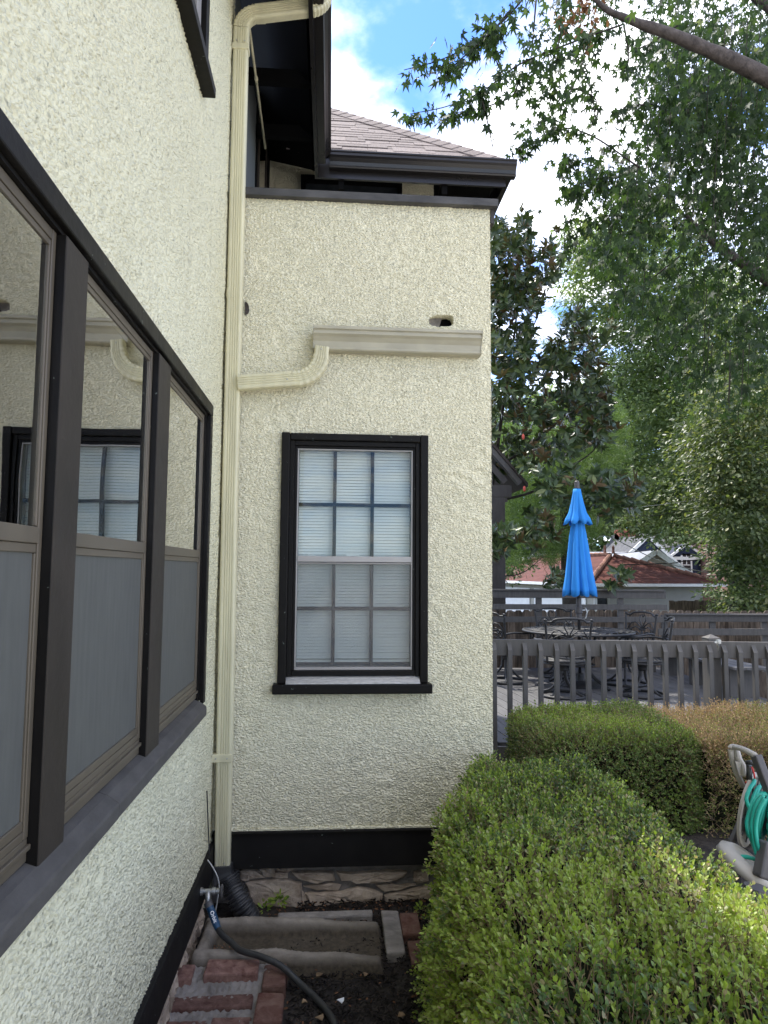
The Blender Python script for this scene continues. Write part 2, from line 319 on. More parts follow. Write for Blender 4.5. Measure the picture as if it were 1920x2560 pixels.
class MB:
    def __init__(s): s.v = []; s.f = []
    def add(s, V, F):
        b = len(s.v); s.v += [tuple(map(float, p)) for p in V]; s.f += [tuple(b+i for i in f) for f in F]; return s
    def box(s, x0, x1, y0, y1, z0, z1):
        V = [(x, y, z) for z in (z0, z1) for y in (y0, y1) for x in (x0, x1)]
        return s.add(V, [(0, 2, 3, 1), (4, 5, 7, 6), (0, 1, 5, 4), (2, 6, 7, 3), (0, 4, 6, 2), (1, 3, 7, 5)])
    def beam(s, p, q, w, h, up=(0, 0, 1)):
        p, q = np.array(p, float), np.array(q, float); d = q-p; L = np.linalg.norm(d); d = d/L
        up = np.array(up, float); sd = np.cross(d, up); sd /= np.linalg.norm(sd)+1e-9; u = np.cross(sd, d)
        V = [a + sd*w/2*i + u*h/2*j for a in (p, q) for j in (-1, 1) for i in (-1, 1)]
        return s.add(V, [(0, 2, 3, 1), (4, 5, 7, 6), (0, 1, 5, 4), (2, 6, 7, 3), (0, 4, 6, 2), (1, 3, 7, 5)])
    def prism(s, poly, axis, a, b):
        """poly: 2-D outline in the two other axes (order x,y,z without axis)"""
        n = len(poly); V = []
        for t in (a, b):
            for p in poly:
                c = list(p); c.insert(axis, t); V.append(c)
        F = [tuple(range(n)), tuple(range(2*n-1, n-1, -1))] + [(i, i+n, (i+1) % n+n, (i+1) % n) for i in range(n)]
        return s.add(V, F)
    def sweep(s, prof, path, up, scales=None, caps=True):
        path = [np.array(p, float) for p in path]; n = len(path); k = len(prof); V = []
        for i, p in enumerate(path):
            t = path[min(i+1, n-1)]-path[max(i-1, 0)]; t /= np.linalg.norm(t)+1e-12
            u = np.array(up if not callable(up) else up(i), float); u = u-t*(u@t); u /= np.linalg.norm(u)+1e-12
            w = np.cross(t, u); sc = scales[i] if scales is not None else 1.0
            V += [p + (w*a+u*b)*sc for a, b in prof]
        F = [(i*k+j, i*k+(j+1) % k, (i+1)*k+(j+1) % k, (i+1)*k+j) for i in range(n-1) for j in range(k)]
        if caps: F += [tuple(range(k-1, -1, -1)), tuple((n-1)*k+j for j in range(k))]
        return s.add(V, F)
    def tube(s, path, r, n=8, caps=True):
        path = [np.array(p, float) for p in path]
        r = [r]*len(path) if isinstance(r, (int, float)) else r
        d = path[-1]-path[0]; up = np.array((0.0131, 0.0212, 1.0)) if abs(d[2]) < 0.8*np.linalg.norm(d)+1e-9 else np.array((1.0, 0.0221, 0.0133))
        pr = [(math.cos(2*math.pi*j/n), math.sin(2*math.pi*j/n)) for j in range(n)]
        return s.sweep(pr, path, up, r, caps)
    def lathe(s, prof, c, n=24, axis='z'):
        V = []; 
        for r, z in prof:
            for j in range(n):
                a = 2*math.pi*j/n; x, y = r*math.cos(a), r*math.sin(a)
                V.append((c[0]+x, c[1]+y, c[2]+z) if axis == 'z' else ((c[0]+z, c[1]+x, c[2]+y) if axis == 'x' else (c[0]+x, c[1]+z, c[2]+y)))
        k = len(prof)
        F = [(i*n+j, i*n+(j+1) % n, (i+1)*n+(j+1) % n, (i+1)*n+j) for i in range(k-1) for j in range(n)]
        F += [tuple(range(n-1, -1, -1)), tuple((k-1)*n+j for j in range(n))]
        return s.add(V, F)
    def build(s, name, mat, parent=None, smooth=False, bev=0.0, kind=None, autosmooth=False):
        me = bpy.data.meshes.new(name); me.from_pydata(s.v, [], s.f); me.update()
        if smooth: me.polygons.foreach_set('use_smooth', np.ones(len(me.polygons), bool))
        me.materials.append(MAT[mat] if isinstance(mat, str) else mat)
        o = bpy.data.objects.new(name, me); link(o, parent)
        if bev:
            b = o.modifiers.new('bevel', 'BEVEL'); b.width = bev; b.segments = 2; b.limit_method = 'ANGLE'
        if autosmooth:
            e = o.modifiers.new('edges', 'EDGE_SPLIT'); e.split_angle = math.radians(35)
        if kind: o['kind'] = kind
        return o
def box(name, mat, parent, *d, bev=0.0): return MB().box(*d).build(name, mat, parent, bev=bev)
def curve(pts, n=6):
    """Catmull-Rom through pts"""
    P = [np.array(p, float) for p in pts]; P = [2*P[0]-P[1]]+P+[2*P[-1]-P[-2]]; out = []
    for i in range(1, len(P)-2):
        for t in np.linspace(0, 1, n, endpoint=False):
            a, b, c, d = P[i-1:i+3]
            out.append(0.5*((2*b)+(c-a)*t+(2*a-5*b+4*c-d)*t*t+(3*b-a-3*c+d)*t**3))
    out.append(P[-2]); return out

def field(nu, nv, step, lo, hi, seed, aniso=1.0):
    """band-limited random relief, wavelengths lo..hi metres, unit deviation"""
    g = np.random.default_rng(seed).standard_normal((nu, nv)); Fq = np.fft.fft2(g)
    fu = np.fft.fftfreq(nu, step)[:, None]; fv = np.fft.fftfreq(nv, step)[None, :]*aniso; fr = np.sqrt(fu*fu+fv*fv)+1e-6
    band = np.exp(-(np.log(fr*math.sqrt(lo*hi))/(math.log(hi/lo)*0.55))**2)
    h = np.real(np.fft.ifft2(Fq*band)); return h/h.std()

def stucco(name, mat, parent, org, du, dv, nrm, wu, wv, step, holes=(), amp=0.0028, seed=1, holefn=None):
    nu, nv = int(round(wu/step))+1, int(round(wv/step))+1
    h = field(nu, nv, step, 0.009, 0.024, seed, 0.62)+0.35*np.abs(field(nu, nv, step, 0.02, 0.045, seed+9))*1.6+0.35*field(nu, nv, step, 0.06, 0.16, seed+4)*field(nu, nv, step, .3, .8, seed+6)
    h = np.tanh((h-.4)*1.15)*amp+field(nu, nv, step, 0.5, 1.6, seed+5)*0.0012
    U, V_ = np.meshgrid(np.linspace(0, wu, nu), np.linspace(0, wv, nv), indexing='ij')
    org, du, dv, nrm = (np.array(a, float) for a in (org, du, dv, nrm))
    P = org+U[..., None]*du+V_[..., None]*dv+h[..., None]*nrm
    idx = np.arange(nu*nv).reshape(nu, nv)
    F = np.stack([idx[:-1, :-1], idx[1:, :-1], idx[1:, 1:], idx[:-1, 1:]], -1).reshape(-1, 4)
    cu = ((U[:-1, :-1]+U[1:, 1:])/2).ravel(); cv = ((V_[:-1, :-1]+V_[1:, 1:])/2).ravel()
    keep = np.ones(len(F), bool)
    for (a, b, c, d) in holes: keep &= ~((cu > a) & (cu < b) & (cv > c) & (cv < d))
    if holefn is not None: keep &= ~holefn(cu, cv)
    if np.dot(np.cross(du, dv), nrm) < 0: F = F[:, ::-1]
    return fast(name, P.reshape(-1, 3), F[keep], mat, parent, smooth=True)

# ------------------------------------------------------------------ leaves
def tpl_simple(w=0.45, wide=0.5, fold=0.12):
    V = np.array([(0, 0, 0), (0.33, -w/2, fold*w), (wide+0.25, -w*0.42, fold*w), (1, 0, 0), (wide+0.25, w*0.42, fold*w), (0.33, w/2, fold*w)])
    return V, np.array([(0, 1, 2, 3), (0, 3, 4, 5)])
def tpl_quad(w=0.6):
    return np.array([(0, 0, 0), (0.5, -w/2, 0.08), (1, 0, -0.03), (0.5, w/2, 0.08)]), np.array([(0, 1, 2, 3)])
def tpl_maple():
    V = [(0, 0, 0)]; F = []
    lob = [(-95, .40), (-40, .78), (0, 1.0), (40, .78), (95, .40)]
    notch = [-140, -70, -20, 20, 70, 140]; nr = [.20, .27, .35, .35, .27, .20]
    for a, r in zip(notch, nr): V.append((r*math.cos(math.radians(a)), r*math.sin(math.radians(a)), .02))
    for a, r in lob: V.append((r*math.cos(math.radians(a)), r*math.sin(math.radians(a)), -.10*r))
    for i in range(5): F.append((0, 1+i, 7+i, 2+i))
    return np.array(V), np.array(F)
T_SIMPLE, T_QUAD, T_MAPLE = tpl_simple(), tpl_quad(), tpl_maple()
T_MAG = tpl_simple(0.36, 0.40, 0.10); T_BOX = tpl_simple(0.58, 0.42, 0.16); T_NEEDLE = tpl_quad(0.07)
def unit(a): return a/(np.linalg.norm(a, axis=-1, keepdims=True)+1e-9)
def frames(D, N):
    D = unit(D); B = unit(np.cross(N, D)); N2 = np.cross(D, B); return D, B, N2
def leaves(name, C, D, N, size, tint, tpl, mat, parent, singles=0, single_name='leaf', score=None):
    """leaf i: base C, along D, facing N. The `singles` that show largest become parts of their own."""
    C, D, N = (np.asarray(a, float) for a in (C, D, N)); size = np.broadcast_to(size, (len(C),)); tint = np.broadcast_to(tint, (len(C),))
    D, B, N2 = frames(D, N); TV, TF = tpl; rest = np.ones(len(C), bool)
    if singles:
        dist = np.linalg.norm(C-np.array([0, 0, EYE]), axis=1); sc = size/dist if score is None else score
        pick = np.argsort(-sc)[:singles]; rest[pick] = False
        me = bpy.data.meshes.new(single_name); me.from_pydata([tuple(v) for v in TV], [], [tuple(int(i) for i in f) for f in TF]); me.update(); me.materials.append(MAT[mat])
        for i in pick:
            o = bpy.data.objects.new(single_name, me); link(o, parent); s = size[i]
            o.matrix_local = Matrix([[D[i][k]*s, B[i][k]*s, N2[i][k]*s, C[i][k]] for k in range(3)]+[[0, 0, 0, 1]])
            o['tint'] = float(tint[i])
    C, D, B, N2, size, tint = C[rest], D[rest], B[rest], N2[rest], size[rest], tint[rest]
    V = C[:, None, :]+size[:, None, None]*(TV[None, :, 0:1]*D[:, None]+TV[None, :, 1:2]*B[:, None]+TV[None, :, 2:3]*N2[:, None])
    k = len(TV); F = TF[None]+(np.arange(len(C))*k)[:, None, None]
    return fast(name, V.reshape(-1, 3), F.reshape(-1, TF.shape[1]), mat, parent, tint=np.repeat(tint, k), kind='stuff')
def inpoly(x, y, poly):
    r = np.zeros(len(x), bool); n = len(poly); j = n-1
    for i in range(n):
        xi, yi = poly[i]; xj, yj = poly[j]
        c = ((yi > y) != (yj > y)) & (x < (xj-xi)*(y-yi)/(yj-yi+1e-9)+xi); r ^= c; j = i
    return r
def fill(poly, n, Y0, Y1, g):
    xs = [p[0] for p in poly]; ys = [p[1] for p in poly]; out = np.zeros((0, 3))
    while len(out) < n:
        x = g.uniform(min(xs), max(xs), n*2); y = g.uniform(min(ys), max(ys), n*2); k = inpoly(x, y, poly); x, y = x[k], y[k]
        Y = g.uniform(Y0, Y1, len(x)); d = _f+CR*((x-960)/FPX)[:, None]-CU*((y-1280)/FPX)[:, None]
        out = np.vstack([out, np.array([0, 0, EYE])+d*(Y/d[:, 1])[:, None]])
    return out[:n]
def rdir(n, g): return unit(g.standard_normal((n, 3)))
print('helpers ok')
#MAIN
# ================================================================== GROUND
def ground_z(x, y):
    t = np.clip((y-6.5)/8.0, 0, 1); return -1.25*(t*t*(3-2*t))
gx = np.concatenate([np.linspace(-2.5, 3.5, 90), np.linspace(3.8, 14, 30), np.geomspace(15, 260, 26)])
gx = np.concatenate([-np.geomspace(200, 3, 20), gx]); gy = np.concatenate([-np.geomspace(60, 1.5, 12), np.linspace(-1, 6.5, 110), np.linspace(6.8, 16, 30), np.geomspace(17, 320, 26)])
GX, GY = np.meshgrid(gx, gy, indexing='ij'); GZ = ground_z(GX, GY)+0.010*np.sin(GX*9.1+GY*4.2)*np.cos(GY*7.7-GX*3)*(np.abs(GX) < 3)
GZ += rng.uniform(-.006, .006, GZ.shape)
gi = np.arange(GX.size).reshape(GX.shape)
GF = np.stack([gi[:-1, :-1], gi[1:, :-1], gi[1:, 1:], gi[:-1, 1:]], -1).reshape(-1, 4)
fast('ground', np.stack([GX, GY, GZ], -1).reshape(-1, 3), GF, 'mulch', smooth=True, kind='structure')
lawn = fast('lawn', np.stack([GX, GY, GZ+0.03], -1).reshape(-1, 3), GF[(GX.reshape(-1)[GF].min(1) > -60) & (GY.reshape(-1)[GF].min(1) > 11.8)], 'lawn', smooth=True, kind='structure')

kd = (GX.reshape(-1)[GF].min(1) > 1.5) & (GY.reshape(-1)[GF].max(1) < 2.6) | (GX.reshape(-1)[GF].min(1) > 3.4) & (GY.reshape(-1)[GF].max(1) < 3.9) | (GY.reshape(-1)[GF].max(1) < 1.85) & (GX.reshape(-1)[GF].min(1) > -.62)
kd &= (GX.reshape(-1)[GF].max(1) < 40)
fast('bounce_ground', np.stack([GX, GY, GZ+0.03], -1).reshape(-1, 3), GF[kd], 'bounce_ground', smooth=True, kind='structure')  # unseen pale ground, added to bounce sunlight onto the walls
# mulch chips
n = 6500
cxs = rng.uniform(-0.14, 1.0, n); cys = rng.uniform(1.9, 3.62, n)
V = []; Fm = []
bx = np.array([(x, y, z) for z in (-.5, .5) for y in (-.5, .5) for x in (-.5, .5)]); bf = np.array([(0, 2, 3, 1), (4, 5, 7, 6), (0, 1, 5, 4), (2, 6, 7, 3), (0, 4, 6, 2), (1, 3, 7, 5)])
D, B, N2 = frames(rdir(n, rng)*[1, 1, .35], rdir(n, rng)*[.4, .4, 1]+[0, 0, 1.2])
sz = np.stack([rng.uniform(.008, .035, n), rng.uniform(.003, .008, n), rng.uniform(.002, .004, n)], 1)
cc = np.stack([cxs, cys, rng.uniform(.008, .022, n)], 1)
VV = cc[:, None]+bx[None, :, 0:1]*(D*sz[:, :1])[:, None]+bx[None, :, 1:2]*(B*sz[:, 1:2])[:, None]+bx[None, :, 2:3]*(N2*sz[:, 2:])[:, None]
fast('mulch_chips', VV.reshape(-1, 3), (bf[None]+(np.arange(n)*8)[:, None, None]).reshape(-1, 4), 'chip', kind='stuff')
# a few pale scraps lying on the soil
for i, (px, py, s, lab, mt) in enumerate([(852, 2502, .016, 'small white petal lying beside the black hose on the mulch', 'white'), (798, 2437, .016, 'curled orange brown leaf just right of the hose bend', 'litter'), (915, 2437, .012, 'tan leaf fleck in front of the open end of the concrete trough', 'litter'),
                                      (1005, 2538, .017, 'yellow fallen leaf on the mulch near the hedge foot', 'litter'), (760, 2505, .013, 'brown leaf scrap on the mulch beside the brick edging', 'litter'), (800, 2545, .018, 'largest brown leaf scrap at the bottom edge of the picture by the hose', 'litter')]):
    d = _f+CR*(px-960)/FPX-CU*(py-1280)/FPX; p = np.array([0, 0, EYE])+d*(-(EYE-.03)/d[2])
    b = MB(); a0 = rnd.uniform(0, 6)
    ring = [(p[0]+s*math.cos(a0+k)*(1 if k % 2 else .75), p[1]+s*.8*math.sin(a0+k), p[2]+.004*(k % 3)) for k in np.arange(6)]
    b.add(ring+[(q[0], q[1], q[2]-.003) for q in ring], [tuple(range(6)), tuple(range(11, 5, -1))]+[(j, j+6, (j+1) % 6+6, (j+1) % 6) for j in range(6)])
    tag(b.build('fallen_petal' if mt == 'white' else 'fallen_leaf', mt), lab, 'petal' if mt == 'white' else 'leaf')

# ================================================================== HOUSE
H = thing('house', 'cream stucco house with black trimmed windows and dark eaves, filling the left half', 'house', loc=(-0.56, 3.6, 0))
H.location = (0, 0, 0)
WX = -0.560
# ---- left wall with the window band and one upper window
wins_open = (0.35, 3.135, 1.09, 2.375)           # Y0,Y1,Z0,Z1
up_open = (1.35, 2.72, 3.66, 4.62)
L0, LZ0, LZ1 = 0.35, 0.335, 4.95
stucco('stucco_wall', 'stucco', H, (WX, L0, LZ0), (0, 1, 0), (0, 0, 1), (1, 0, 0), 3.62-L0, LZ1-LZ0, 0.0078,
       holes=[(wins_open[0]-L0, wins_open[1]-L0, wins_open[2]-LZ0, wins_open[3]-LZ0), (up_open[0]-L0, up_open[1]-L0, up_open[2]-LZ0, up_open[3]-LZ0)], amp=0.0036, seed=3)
wb = MB(); wb.box(-.9, WX-.004, -7, L0+.005, .18, LZ1); wb.box(-.9, WX-.004, 3.615, 9.5, -.6, 3.6)
wb.build('stucco_wall', 'stucco', H)
# ---- front wall of the wing
FZ0, FZ1 = 0.375, 3.632
hc = (0.577+.575, 2.992-FZ0)
def hole(cu, cv):
    u = (cu-hc[0])/0.069; v = (cv-hc[1])/0.033
    return (np.abs(u)**3+np.abs(v-.1*u)**3+.12*np.sin(7*u)) < 0.95
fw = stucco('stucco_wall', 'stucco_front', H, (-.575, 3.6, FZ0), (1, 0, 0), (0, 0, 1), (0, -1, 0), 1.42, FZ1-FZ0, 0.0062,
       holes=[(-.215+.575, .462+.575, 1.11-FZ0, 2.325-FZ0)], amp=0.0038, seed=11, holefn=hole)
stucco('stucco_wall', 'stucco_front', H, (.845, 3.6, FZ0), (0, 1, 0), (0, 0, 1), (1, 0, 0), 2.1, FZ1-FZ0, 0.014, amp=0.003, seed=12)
b = MB(); b.box(-.55, .838, 3.74, 5.65, -.3, 3.60); b.build('wall_core', 'interior', H)
b = MB(); b.box(.50, .66, 3.668, 3.70, 2.93, 3.06); hb = b.build('wall_hole_dark', 'eave_black', H)  # black sheet stands in for the unlit depth of the hole
b = MB(); b.prism([(.505, 2.955), (.565, 2.955), (.590, 3.03), (.505, 3.03)], 1, 3.645, 3.655); b.build('wall_hole_lit_part', 'mortar', H)  # grey plate stands in for the lit part of the stucco inside
# rim of the broken hole
ring = []
for k in range(28):
    a = 2*math.pi*k/28; u = math.copysign(abs(math.cos(a))**.66, math.cos(a))*.073; v = math.copysign(abs(math.sin(a))**.66, math.sin(a))*.036
    ring.append((.577+u+rnd.uniform(-.002, .002), 2.992+v+.1*u*.4+rnd.uniform(-.002, .002)))
b = MB(); V = []; 
for (yy, s) in ((3.600, 1.07), (3.5955, 1.0), (3.600, .93), (3.665, .93)): V += [(.577+(x-.577)*s, yy, 2.992+(z-2.992)*s) for x, z in ring]
b.add(V, [(r*28+j, r*28+(j+1) % 28, (r+1)*28+(j+1) % 28, (r+1)*28+j) for r in range(3) for j in range(28)]); b.build('wall_hole_rim', 'stucco_front', H, smooth=True)
# brown chipped patch beside the downspout
b = MB(); b.add([(-.462, 3.5915, 2.985), (-.448, 3.590, 2.993), (-.441, 3.590, 3.012), (-.444, 3.590, 3.035), (-.452, 3.5915, 3.052), (-.464, 3.592, 3.056), (-.462, 3.6, 2.985), (-.448, 3.6, 2.993), (-.441, 3.6, 3.012), (-.444, 3.6, 3.035), (-.452, 3.6, 3.052), (-.464, 3.6, 3.056)],
    [(5, 4, 3, 2, 1, 0)]+[(i, i+1, i+7, i+6) for i in range(5)]); b.build('stucco_chip', 'bark', H)
# smooth caulk line and base boards
box('caulk_line', 'stucco_front', H, -.47, .845, 3.588, 3.599, .372, .380)
box('base_board', 'black_board', H, -.555, .852, 3.572, 3.612, .197, .371, bev=.003)
box('base_board', 'black_board', H, WX-.03, -.541, .2, 3.57, .178, .334, bev=.003)
box('base_board_drip', 'black', H, -.555, .856, 3.566, 3.571, .355, .368)
# sill plates behind
box('foundation_core', 'mortar', H, -.62, .82, 3.655, 3.75, -.2, .2)
box('foundation_core', 'mortar', H, -.75, -.612, .2, 3.66, -.1, .2)

# ---- foundation stones of the wing
def rock(name, mat, parent, outline, axis, base, depth, seed):
    r = random.Random(seed); n = len(outline); pts = []
    for i in range(n):
        p, q = outline[i], outline[(i+1) % n]
        L = math.hypot(q[0]-p[0], q[1]-p[1]); m = max(1, int(L/.03))
        for k in range(m):
            t = k/m; pts.append((p[0]+(q[0]-p[0])*t+r.uniform(-.004, .004), p[1]+(q[1]-p[1])*t+r.uniform(-.004, .004)))
    cx = sum(p[0] for p in pts)/len(pts); cz = sum(p[1] for p in pts)/len(pts); N = len(pts); V = []
    for s, d in ((1.0, 0), (1.0, depth*.55), (.93, depth*.92), (.6, depth*1.0), (.25, depth*.97)):
        for x, z in pts:
            dd = d+(r.uniform(-.18, .18)*depth if d else 0)
            u, w = cx+(x-cx)*s, cz+(z-cz)*s
            V.append((u, base-dd, w) if axis == 'y' else ((base+dd, u, w) if axis == 'x' else (u, w, base+dd)))
    F = [(a*N+j, a*N+(j+1) % N, (a+1)*N+(j+1) % N, (a+1)*N+j) for a in range(4) for j in range(N)]; F.append(tuple(4*N+j for j in range(N)))
    b = MB().add(V, F); return b.build(name, mat, parent, smooth=False)
def fpx(x, y):   # crop coordinates measured on the foundation wall -> X, Z
    p = at(540+x*.3617, 2000+y*.3617, 3.63); return (p[0], p[2])
st = [[(160, 492), (250, 478), (300, 500), (345, 538), (200, 560), (165, 548)], [(300, 472), (400, 462), (412, 500), (375, 536), (330, 528)], [(415, 462), (500, 460), (545, 470), (500, 492), (420, 492)], [(385, 532), (420, 498), (500, 500), (498, 540), (420, 545)],
      [(520, 500), (640, 492), (815, 505), (822, 560), (700, 572), (560, 545)], [(835, 500), (1010, 505), (1180, 490), (1325, 500), (1300, 540), (1100, 580), (960, 572), (870, 560)], [(1362, 500), (1465, 490), (1470, 565), (1370, 568)],
      [(200, 570), (420, 548), (590, 575), (590, 760), (420, 772), (260, 762)], [(600, 600), (780, 580), (870, 595), (840, 632), (700, 626)], [(620, 650), (860, 640), (985, 602), (1090, 625), (1155, 660), (1140, 740), (1050, 785), (870, 775), (700, 750), (640, 700)],
      [(1100, 590), (1380, 590), (1290, 625), (1160, 645)], [(1165, 665), (1300, 635), (1460, 600), (1560, 605), (1560, 690), (1290, 690), (1170, 740)], [(1170, 752), (1290, 702), (1560, 705), (1560, 790), (1180, 800)],
      [(590, 640), (615, 660), (640, 745), (700, 775), (600, 770)]]
for i, poly in enumerate(st):
    rock('stone', 'stone', H, [fpx(*p) for p in poly], 'y', 3.652, .030 if i not in (8, 10, 13) else .016, 40+i)
box('mortar_band', 'mortar', H, -.30, .83, 3.628, 3.66, .165, .199, bev=.004)
# rubble stones under the left base board
yy = 2.25
k = 0
while yy < 3.5:
    w = rnd.uniform(.10, .22)
    z0 = -.01
    for hh in ((.09, .085) if k % 2 else (.17,)):
        rock('stone', 'stone', H, [(yy, z0), (yy+w-.012, z0+.004), (yy+w-.016, z0+hh-.008), (yy+w*.5, z0+hh), (yy+.004, z0+hh-.012)], 'x', -.612, .045, 90+k); z0 += hh+.006; k += 1
    yy += w

# ---- band of three windows on the left wall
TX = -.540
def left_window(y0, y1, lead):
    w = bpy.data.objects.new('window', None); link(w, H)
    sx = -.565    # front of the aluminium frame
    def fr(n_, a, b_, c, d, x0=-.60, x1=sx, mt='bronze', bev=.0015): box(n_, mt, w, x0, x1, a, b_, c, d, bev=bev)
    fr('frame', y0, y0+.020, 1.150, 2.339); fr('frame', y1-.018, y1, 1.150, 2.339)
    fr('frame', y0+.0205, y1-.0185, 2.317, 2.338, x1=sx-.001); fr('frame', y0+.0205, y1-.0185, 1.150, 1.166, x1=sx-.001)
    fr('stop', y0+.021, y0+.032, 1.74, 2.316, x1=sx-.008); fr('stop', y1-.023, y1-.0185, 1.74, 2.316, x1=sx-.003); fr('stop', y0+.0325, y1-.0235, 2.303, 2.316, x1=sx-.003)
    fr('meeting_rail', y0+.021, y1-.019, 1.706, 1.738, x1=sx+.001); fr('meeting_rail', y0+.021, y1-.019, 1.688, 1.7055, x1=sx-.003)
    fr('screen_frame', y0+.021, y0+.030, 1.18, 1.687, x1=sx-.006); fr('screen_frame', y1-.024, y1-.0185, 1.18, 1.687, x1=sx-.003)
    fr('sash_bottom', y0+.021, y1-.019, 1.1665, 1.186, x1=sx-.003); fr('subsill', y0, y1, 1.105, 1.149, x0=-.60, x1=sx-.001)
    fr('subsill', y0, y1, 1.128, 1.138, x0=-.57, x1=sx+.006)
    box('pane', 'glass', w, -.5745, -.5715, y0+.03, y1-.0215, 1.735, 2.305)
    box('pane', 'glass', w, -.5905, -.5875, y0+.03, y1-.03, 1.18, 1.70)
    box('insect_screen', 'screen', w, -.5735, -.5725, y0+.028, y1-.0225, 1.183, 1.690)
    # sheer curtain folds behind
    b = MB(); nn = 60; ys = np.linspace(y0-.02, y1+.02, nn); c0, c1 = lead
    V = [(-.67-.018*math.sin(i*1.25+y0*9)-.008*math.sin(i*.47), y, z) for z in (1.12, 2.36) for i, y in enumerate(ys)]
    F = [(i, i+1, nn+i+1, nn+i) for i in range(nn-1) if c0[0] < (ys[i]-y0)/(y1-y0) < c0[1] or c1[0] < (ys[i]-y0)/(y1-y0) < c1[1]]
    b.add(V, F); cu = b.build('curtain', 'curtain', w, smooth=True)
    so = cu.modifiers.new('thick', 'SOLIDIFY'); so.thickness = .002
    return w
left_window(0.80, 1.415, ((.05, .40), (.62, 1.1))); left_window(1.552, 2.195, ((.05, .32), (.50, 1.1))); left_window(2.362, 3.095, ((0.0, .2), (.7, 1.1)))
def grp(name): 
    o = bpy.data.objects.new(name, None); return link(o, H)
trim = grp('window_casing')
box('head_trim', 'black', trim, -.60, TX, .3, 3.178, 2.349, 2.401, bev=.004)
box('head_stop', 'black', trim, -.60, -.556, .3, 3.13, 2.3395, 2.3485)
box('jamb_trim', 'black', trim, -.60, TX, 3.128, 3.176, 1.075, 2.348, bev=.004)
box('jamb_stop', 'black', trim, -.60, -.560, 3.0955, 3.1275, 1.075, 2.339)
for a, c in ((1.418, 1.549), (2.198, 2.359)):
    box('post', 'dark_brown', trim, -.60, -.546, a+.003, c, 1.075, 2.3385, bev=.002)
    box('post_side', 'black', trim, -.60, -.5475, a, a+.0025, 1.075, 2.338)
b = MB(); b.prism([(-.60, 1.112), (-.548, 1.094), (-.520, 1.076), (-.517, 1.071), (-.517, 1.036), (-.60, 1.030)], 1, .3, 1.84); b.build('sill', 'sill_grey', trim, bev=.003)
b = MB(); b.prism([(-.60, 1.112), (-.548, 1.0935), (-.521, 1.0755), (-.518, 1.0705), (-.518, 1.036), (-.60, 1.030)], 1, 1.8425, 3.085); b.build('sill', 'sill_grey', trim, bev=.003)
box('room_back', 'interior', H, -1.6, -1.55, .2, 3.4, .9, 2.6); box('room_back', 'interior', H, -1.55, -.62, .2, 3.4, 2.42, 2.5); box('room_back', 'interior', H, -1.55, -.62, .2, 3.4, .95, 1.02)
box('room_back', 'interior', H, -1.55, -.62, 3.35, 3.4, 1.03, 2.41); box('room_back', 'interior', H, -1.55, -.62, .2, .25, 1.03, 2.41)

# ---- upper window
w = bpy.data.objects.new('window', None); link(w, H)
box('sill', 'black', w, -.61, -.505, 1.25, 2.815, 3.625, 3.668, bev=.004); box('casing', 'black', w, -.61, -.532, 2.715, 2.775, 3.669, 4.70, bev=.003)
box('casing', 'black', w, -.61, -.534, 1.30, 2.714, 4.62, 4.70); box('frame', 'silver', w, -.60, -.552, 2.62, 2.700, 3.69, 4.61, bev=.002); box('frame', 'silver', w, -.60, -.552, 1.35, 2.619, 3.669, 3.715, bev=.002)
box('pane', 'dark_glass', w, -.59, -.575, 1.35, 2.62, 3.716, 4.615)

# ---- wing window
w = bpy.data.objects.new('window', None); link(w, H)
def q(n_, mt, *d, bev=.002): return box(n_, mt, w, *d, bev=bev)
q('casing', 'black', -.257, -.214, 3.568, 3.64, 1.088, 2.364, bev=.005); q('casing', 'black', .462, .504, 3.568, 3.64, 1.088, 2.364, bev=.005)
q('casing', 'black', -.2135, .4615, 3.570, 3.64, 2.325, 2.362, bev=.005)
q('jamb', 'black', -.2135, -.190, 3.585, 3.66, 1.12, 2.3245); q('jamb', 'black', .440, .4615, 3.585, 3.66, 1.12, 2.3245); q('jamb', 'black', -.1895, .4395, 3.586, 3.66, 2.300, 2.3245)
q('jamb', 'black', -.1895, -.176, 3.595, 3.66, 1.15, 2.2995); q('jamb', 'black', .4265, .4395, 3.595, 3.66, 1.15, 2.2995); q('jamb', 'black', -.1755, .426, 3.596, 3.66, 2.287, 2.2995)
q('frame', 'silver', -.1755, -.169, 3.602, 3.66, 1.165, 2.2865, bev=.001); q('frame', 'silver', .419, .426, 3.602, 3.66, 1.165, 2.2865, bev=.001); q('frame', 'silver', -.1685, .4185, 3.603, 3.66, 2.280, 2.2865, bev=.001)
q('meeting_rail', 'silver', -.1685, .4185, 3.598, 3.66, 1.698, 1.728); q('meeting_rail', 'silver', -.1685, .4185, 3.604, 3.66, 1.688, 1.6955)
q('sash_bottom', 'silver', -.1755, .426, 3.602, 3.66, 1.150, 1.1645)
q('bottom_stop', 'black', -.1895, .4395, 3.588, 3.66, 1.122, 1.1495, bev=.004)
b = MB(); b.prism([(3.60, 1.124), (3.552, 1.092), (3.552, 1.088), (3.62, 1.088)], 0, -.2135, .4615); b.build('foil_flashing', 'foil', w)
q('sill', 'black', -.279, .523, 3.535, 3.63, 1.040, 1.0875, bev=.006)
q('pane', 'glass_front', -.168, .418, 3.6180, 3.6205, 1.729, 2.279, bev=0); q('pane', 'glass_front', -.168, .418, 3.6280, 3.6305, 1.166, 1.687, bev=0)
q('insect_screen', 'screen_front', -.168, .418, 3.6085, 3.6095, 1.166, 1.687, bev=0)
